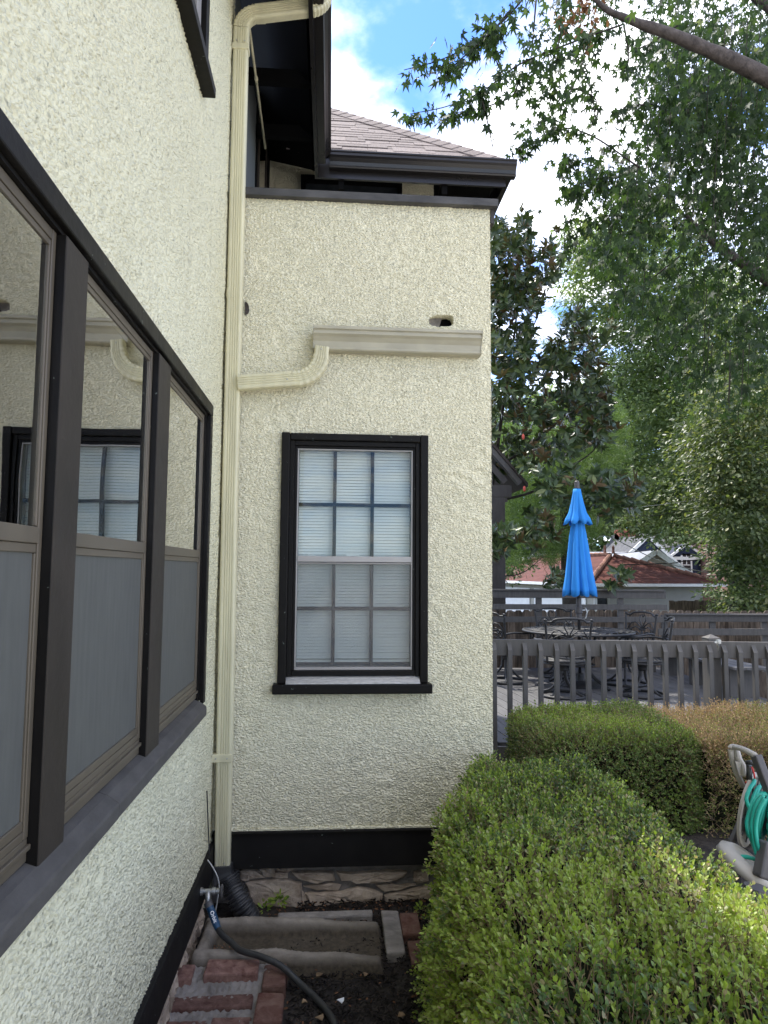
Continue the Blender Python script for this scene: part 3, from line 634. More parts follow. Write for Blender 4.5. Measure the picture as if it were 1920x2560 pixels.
for zz0, zz1, zm in ((1.729, 2.279, 1.998), (1.166, 1.687, 1.458)):
    for xm in (.0195, .2165): q('muntin', 'black', xm-.009, xm+.009, 3.634, 3.650, zz0, zz1)
    q('muntin', 'black', -.168, .418, 3.6335, 3.6495, zm-.009, zm+.009)
q('sash_lock', 'white_wood', .080, .150, 3.6335, 3.648, 1.729, 1.738); q('sash_lock', 'white_wood', -.118, -.072, 3.6335, 3.648, 1.729, 1.735)
bl = MB()
z = 1.20
while z < 2.29:
    b0 = z; s = rnd.uniform(-.0006, .0006)
    bl.add([(-.168, 3.664, b0), (.418, 3.664, b0+s), (.418, 3.670, b0+.0145+s), (-.168, 3.670, b0+.0145), (-.168, 3.6655, b0-.0006), (.418, 3.6655, b0+s-.0006), (.418, 3.6715, b0+.0139+s), (-.168, 3.6715, b0+.0139)], [(0, 1, 2, 3), (7, 6, 5, 4), (0, 4, 5, 1), (3, 2, 6, 7)])
    z += .0158
bl.build('blind_slats', 'blind', w, kind='stuff')
box('blind_bottom_rail', 'white_wood', w, -.168, .418, 3.66, 3.675, 1.183, 1.195)
box('window_backing', 'interior', w, -.22, .47, 3.69, 3.70, 1.10, 2.34)

# ---- cap over the wing wall, flat roof, upper wall
box('parapet_cap', 'cap_grey', H, -.50, .882, 3.560, 3.665, 3.626, 3.668, bev=.003); box('parapet_cap', 'cap_grey', H, .835, .882, 3.6655, 5.70, 3.6265, 3.6675, bev=.003)
box('parapet_fascia', 'porch', H, .849, .868, 3.60, 5.7, 3.55, 3.6255)
stucco('stucco_wall', 'stucco_front', H, (-.56, 5.7, 3.6), (1, 0, 0), (0, 0, 1), (0, -1, 0), 1.405, 1.75, 0.012, holes=[(.28, 1.12, .9, 1.37)], amp=0.003, seed=21)
stucco('stucco_wall', 'stucco_front', H, (.845, 5.7, 3.4), (0, 1, 0), (0, 0, 1), (1, 0, 0), 3.2, 1.95, 0.02, amp=0.003, seed=22)
w = bpy.data.objects.new('window', None); link(w, H)
box('frame', 'eave_black', w, -.29, .57, 5.66, 5.72, 4.93, 4.985); box('frame', 'eave_black', w, -.29, -.25, 5.665, 5.72, 4.4, 4.929); box('frame', 'eave_black', w, .53, .57, 5.665, 5.72, 4.4, 4.929); box('pane', 'dark_glass', w, -.25, .53, 5.70, 5.71, 4.4, 4.93)
box('wall_core', 'eave_black', H, -.55, .83, 5.80, 9.0, 3.7, 5.3)
# upper part of the left wall beyond the corner, with its window
w = bpy.data.objects.new('window', None); link(w, H)
box('panel', 'grey_siding', w, -.62, -.565, 3.66, 4.75, 3.60, 4.95)
box('casing', 'eave_black', w, -.62, -.555, 4.751, 5.695, 3.6, 5.3)
box('frame', 'dark_brown', w, -.554, -.545, 4.80, 4.86, 3.6, 5.05); box('frame', 'dark_brown', w, -.554, -.545, 5.30, 5.36, 3.6, 5.05)
box('pane', 'glass', w, -.553, -.550, 4.87, 5.29, 3.6, 5.0)
b = MB(); b.beam((-.562, 3.64, 4.15), (-.562, 4.62, 3.62), .012, .03); b.build('flashing', 'silver', w)
b = MB(); b.tube([(-.50, 3.745, 4.73), (-.50, 4.1, 4.70), (-.50, 4.77, 4.64)], .008, 8); b.tube([(-.50, 4.13, 4.7), (-.50, 4.18, 4.695)], .012, 8)
b.build('conduit', 'cream_metal', H, smooth=True)

# ---- eaves: soffits, fascias, roof planes
P_ = 0.94
roof = bpy.data.objects.new('roof', None); link(roof, H)
EX, EY, EZ = -.04, 5.0, 4.80   # outer gutter faces and gutter top
def slab(name, mat, quad, t=.03):
    quad = [np.array(p, float) for p in quad]; nrm = np.cross(quad[1]-quad[0], quad[2]-quad[0]); nrm /= np.linalg.norm(nrm); nrm *= math.copysign(1, nrm[2])
    n_ = len(quad); return MB().add(quad+[p-nrm*t for p in quad], [tuple(range(n_)), tuple(range(2*n_-1, n_-1, -1))]+[(i, i+n_, (i+1) % n_+n_, (i+1) % n_) for i in range(n_)]).build(name, mat, roof)
x0 = EX-.09; y0 = EY+.09; XR = 1.30
def zl(x): return EZ+.02+(x0-x)*P_
def zf(y): return EZ+.02+(y-y0)*P_
R = 4.0
slab('roof_deck', 'shingle_dark', [(x0, -7, zl(x0)), (x0, y0, zl(x0)), (x0-R, y0+R, zl(x0-R)), (x0-R, -7, zl(x0-R))])
hx = XR-1.39
slab('roof_deck', 'shingle_dark', [(x0, y0, zf(y0)), (XR, y0, zf(y0)), (hx, y0+1.39, zf(y0+1.39)), (x0-1.39, y0+1.39, zf(y0+1.39))])
slab('roof_deck', 'shingle_dark', [(XR, y0, zf(y0)), (XR, 9.5, zf(y0)), (hx, 9.5, zf(y0+1.39)), (hx, y0+1.39, zf(y0+1.39))])
# sloping soffit boards just below
def soff(name, quad): slab(name, 'eave_black', [(p[0], p[1], p[2]-.13) for p in quad], .02)
soff('soffit', [(x0-.03, -7, zl(x0-.03)), (x0-.03, y0+.03, zl(x0-.03)), (-.62, y0+.62, zl(-.62)), (-.62, -7, zl(-.62))])
soff('soffit', [(x0-.03, y0+.03, zf(y0+.03)), (XR-.03, y0+.03, zf(y0+.03)), (XR-.75, y0+.75, zf(y0+.75)), (x0-.75, y0+.75, zf(y0+.75))])
soff('soffit', [(XR-.03, y0+.03, zf(y0+.03)), (XR-.03, 9.4, zf(y0+.03)), (XR-.55, 9.4, zf(y0+.55)), (XR-.55, y0+.55, zf(y0+.55))])
box('fascia', 'eave_gutter', roof, x0-.025, x0-.002, -7, y0+.022, EZ-.17, EZ+.01); box('fascia', 'eave_gutter', roof, x0-.001, XR+.02, y0, y0+.022, EZ-.17, EZ+.01); box('fascia', 'eave_gutter', roof, XR-.002, XR+.022, y0+.0225, 9.4, EZ-.171, EZ+.01)
for xr in (.045, .845): box('rafter_tail', 'eave_black', roof, xr-.022, xr+.022, y0+.03, y0+.5, EZ-.235, EZ-.12)
for k in range(2): box('rafter_tail', 'eave_black', roof, -.55, x0-.03, 4.7-k*.55, 4.745-k*.55, EZ-.11, EZ-.02)
KP = [(0, 0), (.052, 0), (.057, .010), (.052, .020), (.058, .045), (.075, .068), (.088, .080), (.088, .098), (.095, .104), (.095, .115), (.080, .115), (.080, .108), (.004, .108), (0, .115)]
def gutter(prof, p, q_, side, name, mat, parent, s=1.0):
    p, q_, side = (np.array(a, float) for a in (p, q_, side)); V = [a+side*u*s+np.array([0, 0, w_*s]) for a in (p, q_) for u, w_ in prof]; k = len(prof)
    F = [(j, (j+1) % k, (j+1) % k+k, j+k) for j in range(k)]+[tuple(range(k-1, -1, -1)), tuple(range(k, 2*k))]
    return MB().add(V, F).build(name, mat, parent)
gutter(KP, (x0, -7, EZ-.115), (x0, y0-.0905, EZ-.115), (1, 0, 0), 'eave_gutter', 'eave_gutter', roof)
gutter(KP, (EX-.005, y0, EZ-.113), (XR+.088, y0, EZ-.113), (0, -1, 0), 'eave_gutter', 'eave_gutter', roof, 1.0)
gutter(KP, (XR+.022, y0-.002, EZ-.114), (XR+.022, 9.4, EZ-.114), (1, 0, 0), 'eave_gutter', 'eave_gutter', roof, .75)
box('drip_edge', 'silver', roof, x0+.03, XR, y0-.012, y0-.002, EZ+.012, EZ+.022)
# shingles on the visible slope of the wing
sm = []
for k in range(5):
    wd = (.16, .2, .25, .3, .34)[k]; b = MB(); b.box(0, wd-.004, -.002, .20, 0, .006 if k % 2 else .010)
    me = bpy.data.meshes.new('shingle'); me.from_pydata(b.v, [], b.f); me.update(); me.materials.append(MAT['shingle']); sm.append((wd, me))
ca, sa = 1/math.hypot(1, P_), P_/math.hypot(1, P_); rowd = .098
for row in range(20):
    s0 = row*rowd-.01; yb = y0-.02+s0*ca; zb = zf(y0-.02)+s0*sa+.006
    inset = max(0, (s0+.02)*ca-.01); x = x0-.1-rnd.uniform(0, .2); xe = XR-inset
    if xe < x0: break
    while x < xe-.03:
        wd, me = sm[rnd.randrange(5)]
        if x+wd > xe+.02: 
            wd = xe-x; b = MB(); b.box(0, wd, -.002, .10, 0, .006); me = bpy.data.meshes.new('shingle'); me.from_pydata(b.v, [], b.f); me.update(); me.materials.append(MAT['shingle'])
        if x+wd > x0-.02:
            o = bpy.data.objects.new('shingle', me); link(o, roof)
            o.matrix_local = Matrix.Translation((x, yb, zb+rnd.uniform(0, .003))) @ Matrix.Rotation(math.atan(P_)-.035, 4, 'X')
        x += wd
# hip cap shingles
hp0 = np.array([XR+.03, y0-.03, zf(y0-.02)+.02]); hp1 = np.array([hx, y0+1.39, zf(y0+1.39)+.03]); L = np.linalg.norm(hp1-hp0); dd = (hp1-hp0)/L
for k in range(int(L/.13)+1):
    p = hp0+dd*k*.13; e = p+dd*.20+np.array([0, 0, .004]); b = MB()
    sd = np.array([dd[1], -dd[0], 0]); sd /= np.linalg.norm(sd); nn_ = np.cross(sd, dd); nn_ *= math.copysign(1, nn_[2])
    V = [p-sd*.10-nn_*.055, p+nn_*.016, p+sd*.10-nn_*.055, e-sd*.10-nn_*.065, e+nn_*.004, e+sd*.10-nn_*.065]; V += [v-nn_*.008 for v in V]
    b.add(V, [(0, 1, 4, 3), (1, 2, 5, 4), (6, 9, 10, 7), (7, 10, 11, 8), (0, 6, 7, 1), (1, 7, 8, 2), (0, 3, 9, 6), (2, 8, 11, 5)]); b.build('shingle', 'shingle', roof)

# ---- downspout, branch pipe and small gutter on the wing wall
def flute(w_, d_, n_=4):
    """rectangular pipe outline; ribs on the front (b = -d/2) and back faces"""
    pr = []; hw, hd = w_/2, d_/2; c = .010
    pr += [(-hw, hd-c), (-hw, -hd+c), (-hw+.003, -hd+.003), (-hw+c, -hd)]
    x = -hw+.016; st_ = (w_-.032)/n_
    for i in range(n_):
        pr += [(x+st_*.15, -hd), (x+st_*.32, -hd+.0035), (x+st_*.68, -hd+.0035), (x+st_*.85, -hd)]; x += st_
    pr += [(hw-c, -hd), (hw-.003, -hd+.003), (hw, -hd+c), (hw, hd-c), (hw-c, hd), (-hw+c, hd)]
    return pr
dsp = bpy.data.objects.new('downspout', None); link(dsp, H)
PX, PY = -.511, 3.548
prof = [(a, -b_) for a, b_ in flute(.078, .056)]     # swept upward: u points at the camera (-Y)
def pipe(path, up, name='pipe', scales=None, prf=prof, mat='cream_metal'):
    m = MB(); m.sweep(prf, path, up, scales); return m.build(name, mat, dsp, autosmooth=True)
U_ = (0, -1, 0)
prof = [(a, -b_) for a, b_ in flute(.078, .056)]
pipe([(PX+.012, PY, .19), (PX+.008, PY, .74)], U_, scales=[.94, .97]); pipe([(PX+.008, PY, .735), (PX+.002, PY, 2.0), (PX, PY, 4.44)], U_)
pipe([(PX, PY, 4.435), (PX, PY, 4.53)], U_, scales=[1.05, 1.05])
box('strap', 'cream_metal', dsp, PX-.052, PX+.048, PY-.034, PY+.03, .722, .760, bev=.003)
box('strap', 'cream_metal', dsp, PX-.044, PX+.044, PY-.033, PY+.03, 4.405, 4.437, bev=.003)
# top elbow: bends from up to +X, wrinkled
def elbow(c, r, a0, a1, ax, ay, n_=16):
    out = []; sc = []
    for i in range(n_+1):
        a = a0+(a1-a0)*i/n_; out.append(np.array(c)+np.array(ax)*r*math.cos(a)+np.array(ay)*r*math.sin(a)); sc.append(1.075 if i % 2 else 1.0)
    return out, sc
E1, s1 = elbow((PX+.095, PY, 4.535), .095, math.pi, math.pi/2+.20, (1, 0, 0), (0, 0, 1))
pipe(E1, U_, 'elbow', s1); pipe([E1[-1]-np.array([.004, 0, 0]), E1[-1]+np.array([.045, 0, .0045])], U_, scales=[1.06, 1.06]); pipe([(PX, PY, 3.05), (PX, PY, 3.10)], U_, scales=[1.035, 1.035])
e_end = E1[-1]; run = [e_end, e_end+np.array([.285, 0, .058])]
pipe(run, U_, scales=[1.08, 1.08])
E2, s2 = elbow(tuple(run[-1]+np.array([-.009, 0, .085])), .085, -math.pi/2+.20, 0, (1, 0, 0), (0, 0, 1)); pipe(E2, U_, 'elbow', [1.06*q_ for q_ in s2]); pipe([E2[-1], E2[-1]+np.array([0, 0, .04])], U_)
# branch
by = 3.520
pth = [(-.478, by, 2.600), (-.205, by, 2.628)]
pipe(pth, U_)
E3, s3 = elbow((-.195, by, 2.628+.135), .135, -math.pi/2+.08, -.06, (1, 0, 0), (0, 0, 1), 14); pipe([np.array((-.205, by, 2.6285))]+E3, U_, 'elbow', [1.0]+s3)
pipe([(-.245, by, 2.6237), (-.205, by, 2.628)], U_, scales=[1.06, 1.06]); pipe([E3[-1], (E3[-1][0]+.004, by, 2.80)], U_, scales=[.94, .94])
for sx_, sy_, sz_ in ((PX-.02, PY-.031, 4.45), (PX+.02, PY-.031, 4.45), (PX-.02, PY-.030, .25), (PX+.022, PY-.030, .25), (PX+.024, PY-.035, .741), (PX-.03, PY-.035, .741), (E3[-1][0], by-.030, 2.782), (-.23, by-.031, 2.62)):
    b = MB(); b.lathe([(.001, -.003), (.0035, -.002), (.004, 0)], (sx_, sy_, sz_), 10, 'y'); b.build('screw', 'soil_metal', dsp)
sg = bpy.data.objects.new('wall_gutter', None); link(sg, H)
gutter([(0, 0), (.058, 0), (.063, .006), (.060, .016), (.064, .045), (.078, .066), (.092, .078), (.092, .095), (.102, .100), (.102, .115), (.086, .115), (.086, .108), (.004, .108), (0, .115)], (-.100, 3.594, 2.793), (.775, 3.594, 2.793), (0, -1, 0), 'trough', 'gutter_metal', sg)
for xg in (-.104, .7755):
    gutter([(0, 0), (.060, 0), (.066, .008), (.066, .045), (.080, .066), (.094, .080), (.104, .098), (.104, .117), (0, .117)], (xg, 3.594, 2.792), (xg+.0035, 3.594, 2.792), (0, -1, 0), 'end_cap', 'gutter_metal', sg)
# ================================================================== THINGS AT THE FOOT OF THE WALL
# corrugated drain pipe
dp = thing('drain_pipe', 'black corrugated drain pipe bending away from the foot of the cream downspout', 'drain pipe')
def ac(x, y, Y): return at(500+x*.12055, 2060+y*.12055, Y)
b = MB(); b.sweep([(-.044, -.034), (.044, -.034), (.044, .034), (-.044, .034)], [(PX+.013, PY, .235), (PX+.014, PY-.001, .20), (PX+.026, PY-.006, .155)], (0, -1, 0), [1, 1, 1.12]); b.build('adapter', 'black_plastic', dp, bev=.004)
c0 = curve([ac(570, 1090, 3.53), ac(650, 1270, 3.52), ac(760, 1480, 3.50), ac(900, 1740, 3.49), ac(1050, 1990, 3.50)], 20)
path = []; rad = []
seg = 200; cp = [c0[int(i*(len(c0)-1)/(seg-1))] for i in range(seg)]
cp = [np.array([np.interp(t, np.linspace(0, 1, len(c0)), [p[k] for p in c0]) for k in range(3)]) for t in np.linspace(0, 1, seg)]
for i in range(seg):
    ph = i/seg*14.0; rad.append(.048+.0055*math.tanh(2.5*math.sin(2*math.pi*ph)))
b = MB(); b.tube(cp, rad, 28); b.build('corrugated_tube', 'black_plastic', dp, smooth=True)
# concrete trough
def trough(X, Y):
    y0, y1, x0, x1 = 2.995, 3.355, -.555, .255
    dy = np.minimum(Y-y0, y1-Y); dl = X-x0; dr = x1-X
    rim = np.exp(-((dy-.045)/.030)**4)*np.clip(dr/.03, 0, 1)**.5
    riml = np.exp(-((dl-.045)/.032)**4)
    h = .022+.068*np.clip(np.maximum(rim*(1-.45*np.clip((X+.2)/.45, 0, 1)), riml), 0, 1)+.004*np.sin(X*23)*np.cos(Y*31)
    edge = np.clip(np.minimum(np.minimum(dy, dl), dr)/.022, 0, 1)**.4
    return -.02+(h+.02)*edge
xs = np.linspace(-.555, .255, 110); ys = np.linspace(2.995, 3.355, 60); X, Y = np.meshgrid(xs, ys, indexing='ij'); Z = trough(X, Y)+field(110, 60, .007, .01, .05, 5)*.0012
gi = np.arange(X.size).reshape(X.shape)
o = fast('splash_trough', np.stack([X+Y*0+(.03*(Y-3.17)), Y-.045*(X+.15), Z], -1).reshape(-1, 3), np.stack([gi[:-1, :-1], gi[1:, :-1], gi[1:, 1:], gi[:-1, 1:]], -1).reshape(-1, 4), 'trough', smooth=True)
tag(o, 'stained concrete splash trough lying on the soil under the foundation stones', 'splash block')
# brick edging in mortar
pad = thing('brick_edging', 'old red brick edging set in grey mortar at the bottom of the picture', 'brick edging')
def brick(x0, x1, y0, y1, z0, z1, mat, rot=0.0, parent=pad, name='brick'):
    b = MB(); r = rnd; n_ = 5
    P = []
    b.box(x0, x1, y0, y1, z0, z1); o = b.build(name, mat, parent, bev=.008)
    me = o.data
    for v in me.vertices: v.co.x += r.uniform(-.004, .004); v.co.y += r.uniform(-.004, .004); v.co.z += r.uniform(-.004, .003)
    return o
brick(-.475, -.262, 2.91, 3.010, .0, .080, 'brick'); brick(-.600, -.515, 2.90, 3.000, -.01, .070, 'brick')
brick(-.595, -.270, 2.785, 2.865, -.02, .030, 'brick'); brick(-.60, -.42, 2.66, 2.745, -.03, .012, 'brick'); brick(-.41, -.262, 2.655, 2.748, -.03, .016, 'brick')
brick(-.60, -.40, 2.52, 2.62, -.03, .010, 'brick'); brick(-.39, -.26, 2.52, 2.62, -.03, .010, 'brick')
brick(-.245, -.150, 2.848, 3.000, -.02, .062, 'brick_mossy'); brick(-.252, -.152, 2.655, 2.825, -.02, .050, 'brick_mossy'); brick(-.252, -.152, 2.45, 2.63, -.02, .045, 'brick_mossy')
xs = np.linspace(-.62, -.17, 70); ys = np.linspace(2.40, 3.01, 90); X, Y = np.meshgrid(xs, ys, indexing='ij')
Z = np.interp(Y, [2.4, 2.75, 2.88, 2.93, 3.01], [.004, .008, .030, .055, .055])+field(70, 90, .0065, .015, .07, 8)*.0035
gi = np.arange(X.size).reshape(X.shape); fast('mortar_bed', np.stack([X, Y, Z], -1).reshape(-1, 3), np.stack([gi[:-1, :-1], gi[1:, :-1], gi[1:, 1:], gi[:-1, 1:]], -1).reshape(-1, 4), 'mortar', pad, smooth=True)
# loose pavers by the hedge
for (x0_, x1_, y0_, y1_, z1_, lab) in ((.345, .435, 3.23, 3.43, .045, 'dusty brick lying on end against the stones beside the hedge'), (.36, .45, 3.02, 3.20, .032, 'dark red brick half sunk in the mulch at the hedge foot'), (.265, .345, 3.10, 3.46, .040, 'crumbled flat paver at the open end of the concrete trough'), (-.22, .22, 3.41, 3.47, .042, 'long rubble strip between the concrete trough and the foundation')):
    o = brick(x0_, x1_, y0_, y1_, -.02, z1_, 'brick_mossy' if x0_ > .3 else 'mortar', parent=None, name='loose_brick' if x0_ > .3 else 'paving_stone'); tag(o, lab, 'brick' if x0_ > .3 else 'paving stone')
# tuft of weeds at the foundation
def weed(px, py, Y, n_, s, lab):
    c = at(px, py, Y); D = unit(rdir(n_, rng)*[1, .6, .6]+[0, -.3, .5]); C = c+D*s*.8*rng.uniform(.2, 1, (n_, 1))
    o = leaves('leaf_cluster', C, D, rdir(n_, rng)+[0, -1, 1], s*rng.uniform(.35, .6, n_), rng.uniform(.3, .7, n_), T_SIMPLE, 'box_leaf', None); o.name = 'weed'; del o['kind']
    tag(o, lab, 'weed')
weed(697, 2252, 3.58, 45, .05, 'small green weed growing from the stone joint above the trough'); weed(662, 2272, 3.56, 30, .04, 'low weed sprout between the corrugated pipe and the taller weed'); weed(1055, 2278, 3.5, 30, .045, 'little green weed at the foundation beside the hedge')
for k in range(1):
    n_ = 260; C = np.stack([rng.uniform(-.35, .5, n_), rng.uniform(3.38, 3.6, n_), rng.uniform(.012, .03, n_)], 1)
    leaves('leaf_litter', C, rdir(n_, rng)*[1, 1, .3], rdir(n_, rng)*.5+[0, 0, 1], rng.uniform(.008, .022, n_), rng.uniform(0, 1, n_), T_SIMPLE, 'dead_leaf', None)
    n_ = 130; C = np.stack([rng.uniform(-.14, .6, n_), rng.uniform(2.3, 3.0, n_), rng.uniform(.02, .035, n_)], 1)
    leaves('leaf_litter', C, rdir(n_, rng)*[1, 1, .3], rdir(n_, rng)*.5+[0, 0, 1], rng.uniform(.008, .02, n_), rng.uniform(0, .6, n_), T_SIMPLE, 'dead_leaf', None)
n_ = 60; C = np.stack([rng.uniform(-.50, -.38, n_), rng.uniform(3.10, 3.2, n_), rng.uniform(.036, .045, n_)], 1)
leaves('leaf_litter', C, rdir(n_, rng)*[1, 1, .3], rdir(n_, rng)*.5+[0, 0, 1], rng.uniform(.006, .013, n_), rng.uniform(.6, 1, n_), T_SIMPLE, 'dead_leaf', None)
# spigot
sp = bpy.data.objects.new('spigot', None); link(sp, H)
s0 = np.array([-.545, 3.20, .262])
b = MB(); b.lathe([(.017, 0), (.017, .012), (.011, .014), (.011, .05), (.016, .052), (.016, .068), (.012, .070), (.012, .085)], s0, 20, 'x'); b.build('valve_body', 'soil_metal', sp, smooth=True, autosmooth=True)
b = MB(); b.tube([s0+[.035, 0, 0], s0+[.038, -.01, -.03], s0+[.040, -.014, -.045]], .013, 16); b.build('outlet', 'soil_metal', sp, smooth=True)
b = MB(); b.lathe([(.006, -.003), (.026, -.002), (.028, .003), (.024, .006), (.006, .006)], s0+[.092, 0, 0], 12, 'x'); b.build('handle', 'grey_plastic', sp)
# black garden hose with its blue end
hs = thing('soaker_hose', 'black rubber hose with a blue grip leaving the spigot, lying over the concrete trough', 'hose')
g0 = s0+[.040, -.014, -.043]; g1 = at(545, 2322, 3.14)
dv = unit(g1-g0); L_ = np.linalg.norm(g1-g0)
b = MB(); pts = [g0+dv*L_*t for t in np.linspace(0, 1, 40)]; b.tube(pts, [.0155+.0012*(1 if (i//2) % 2 else 0) if 5 < i < 34 else (.017 if i <= 5 else .0150-.0002*(i-33)) for i in range(40)], 20); b.build('grip', 'blue_plastic', hs, smooth=True)
b = MB(); b.tube([g0-dv*.004, g0+dv*.016], .0185, 20); b.build('coupling', 'grey_plastic', hs)
hz = [g1, at(556, 2338, 3.10), at(580, 2358, 3.06), (-.343, 3.010, .110), (-.255, 2.962, .108), (-.170, 2.925, .088), (-.095, 2.872, .050), (-.030, 2.80, .034), (.014, 2.722, .030), (.040, 2.64, .030), (.043, 2.56, .030), (.035, 2.40, .030), (-.02, 2.15, .03)]
b = MB(); b.tube(curve(hz, 8), .0125, 14); b.build('tube', 'hose_rubber', hs, smooth=True)
# printed name along the grip
fc = bpy.data.curves.new('lettering', 'FONT'); fc.body = 'Orbit'; fc.size = .021; fc.extrude = .0004; fc.align_x = 'CENTER'; fc.align_y = 'CENTER'; fc.offset = .0005
fc.materials.append(MAT['white']); fo = bpy.data.objects.new('lettering', fc); link(fo, hs)
mid = g0+dv*L_*.55; vw = unit(np.array([0, 0, EYE])-mid); nn_ = unit(vw-dv*(vw@dv)); fx = dv; fy = np.cross(nn_, fx); p = mid+nn_*.0172
bpy.context.view_layer.update(); lm_ = bpy.data.meshes.new_from_object(fo.evaluated_get(bpy.context.evaluated_depsgraph_get())); bpy.data.objects.remove(fo); fo = bpy.data.objects.new('lettering', lm_); link(fo, hs)
fo.matrix_local = Matrix([[fx[k], fy[k], nn_[k], p[k]] for k in range(3)]+[[0, 0, 0, 1]])
# wires and stake
b = MB(); b.tube(curve([at(519, 2150, 3.35), at(530, 2165, 3.33), at(543, 2190, 3.31), at(548, 2215, 3.30), at(545, 2240, 3.29), at(540, 2270, 3.3), at(536, 2290, 3.3)], 6), .0028, 8); o = b.build('ground_wire', 'wire_white', smooth=True); tag(o, 'thin pale wire looping down from the wall past the spigot', 'wire')
b = MB(); b.tube([(-.549, 3.336, .645), (-.547, 3.38, .49), (-.543, 3.427, .31)], .0030, 8); o = b.build('stake', 'black_plastic'); tag(o, 'thin black rod leaning upright on the left wall above the spigot', 'rod')

# ================================================================== HEDGES
def lump(P, seed, f=6.0):
    g = np.random.default_rng(seed); h = 0
    for k in range(7):
        w = g.standard_normal(3); w /= np.linalg.norm(w); h = h+np.sin(P@w*f*(1+.45*k)+g.uniform(0, 6))/(1+.35*k)
    return h/2.2
def block_pts(n, lo, hi, r, g, faces=('x-', 'x+', 'y-', 'y+', 'z+')):
    lo, hi = np.array(lo, float), np.array(hi, float); s = hi-lo; A = {'x': s[1]*s[2], 'y': s[0]*s[2], 'z': s[0]*s[1]}
    w = np.array([A[f_[0]] for f_ in faces]); pick = g.choice(len(faces), n, p=w/w.sum()); P = g.uniform(0, 1, (n, 3))*s+lo
    for i, f_ in enumerate(faces):
        k = 'xyz'.index(f_[0]); P[pick == i, k] = (lo if f_[1] == '-' else hi)[k]
    inn = np.clip(P, lo+r, hi-r); inn[:, 2] = np.clip(P[:, 2], lo[2], hi[2]-r); N = unit(P-inn); return inn+N*r, N
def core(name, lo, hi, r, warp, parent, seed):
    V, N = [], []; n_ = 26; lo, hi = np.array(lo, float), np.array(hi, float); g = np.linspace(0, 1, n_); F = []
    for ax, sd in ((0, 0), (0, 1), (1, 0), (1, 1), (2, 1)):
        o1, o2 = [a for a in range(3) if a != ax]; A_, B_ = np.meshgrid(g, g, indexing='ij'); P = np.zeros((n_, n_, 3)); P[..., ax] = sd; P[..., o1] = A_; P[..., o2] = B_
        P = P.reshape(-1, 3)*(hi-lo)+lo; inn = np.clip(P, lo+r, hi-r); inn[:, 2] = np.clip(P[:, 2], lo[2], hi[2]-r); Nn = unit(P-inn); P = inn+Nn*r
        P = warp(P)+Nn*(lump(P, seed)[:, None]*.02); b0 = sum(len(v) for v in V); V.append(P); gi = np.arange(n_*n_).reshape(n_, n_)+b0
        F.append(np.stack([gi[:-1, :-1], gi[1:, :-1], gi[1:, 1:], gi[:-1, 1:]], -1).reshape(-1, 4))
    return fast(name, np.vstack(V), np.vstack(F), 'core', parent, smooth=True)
def sprigs(B, N, length, pairs, lsize, g, up=.45):
    """opposite leaves along short stems; returns C,D,N,size,t,stem segments"""
    n_ = len(B); A = unit(N+rdir(n_, g)*.65+np.array([0, 0, up])); S1, S2 = unit(np.cross(A, rdir(n_, g))), None; S2 = np.cross(A, S1)
    Cs, Ds, Ns, Ss, Ts = [], [], [], [], []
    ln = length*g.uniform(.6, 1.25, n_)
    for k in range(pairs):
        t = (k+.6)/pairs; base = B+A*(ln*t)[:, None]; side = S1 if k % 2 else S2
        for sgn in (-1, 1):
            d = unit(side*sgn*(1.0-.55*t)+A*(.35+1.0*t)+rdir(n_, g)*.38)
            Cs.append(base); Ds.append(d); Ns.append(unit(A*1.0-d*.3+np.array([0, 0, .5])+rdir(n_, g)*.3)); Ss.append(lsize*g.uniform(.7, 1.15, n_)*(1-.25*t)); Ts.append(np.full(n_, t))
    return np.vstack(Cs), np.vstack(Ds), np.vstack(Ns), np.concatenate(Ss), np.concatenate(Ts), (B-A*.04, B+A*ln[:, None])
def stems(name, a, b_, r, mat, parent):
    """thin three-sided stems"""
    n_ = len(a); d = unit(b_-a); s1 = unit(np.cross(d, np.array([.31, .17, .9]))); s2 = np.cross(d, s1); V = []
    for e, rr in ((a, r), (b_, r*.5)):
        for k in range(3): V.append(e+(s1*math.cos(2.09*k)+s2*math.sin(2.09*k))*rr)
    V = np.stack(V, 1); F = np.array([(0, 1, 4, 3), (1, 2, 5, 4), (2, 0, 3, 5)])[None]+(np.arange(n_)*6)[:, None, None]
    return fast(name, V.reshape(-1, 3), F.reshape(-1, 4), mat, parent, kind='stuff')
# near hedge
HL, HH, HR = (.375, .55, -.02), (1.255, 3.43, .79), .16
def warpn(P):
    P = P.copy(); s = np.clip((P[:, 1]-2.45)/.95, 0, 1); s = s*s*(3-2*s); k = np.clip(1-(P[:, 0]-.375)/.86, 0, 1)
    P[:, 0] += .30*s*k*(.25+.75*np.clip(P[:, 2]/.78, 0, 1)); P[:, 2] -= .015*np.clip((P[:, 0]-.9)/.35, 0, 1)*np.clip(P[:, 2]/.78, 0, 1)*np.clip((P[:, 1]-2.3), 0, 1); return P
hd = thing('boxwood_hedge', 'large green clipped boxwood hedge in the foreground, browning in patches', 'hedge')
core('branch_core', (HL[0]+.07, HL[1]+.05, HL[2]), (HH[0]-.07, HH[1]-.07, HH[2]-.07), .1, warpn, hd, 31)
g = np.random.default_rng(51)
P, N = block_pts(21000, HL, HH, HR, g, ('x-', 'x+', 'y+', 'z+'))
keep = P[:, 1] > .8; P, N = P[keep], N[keep]
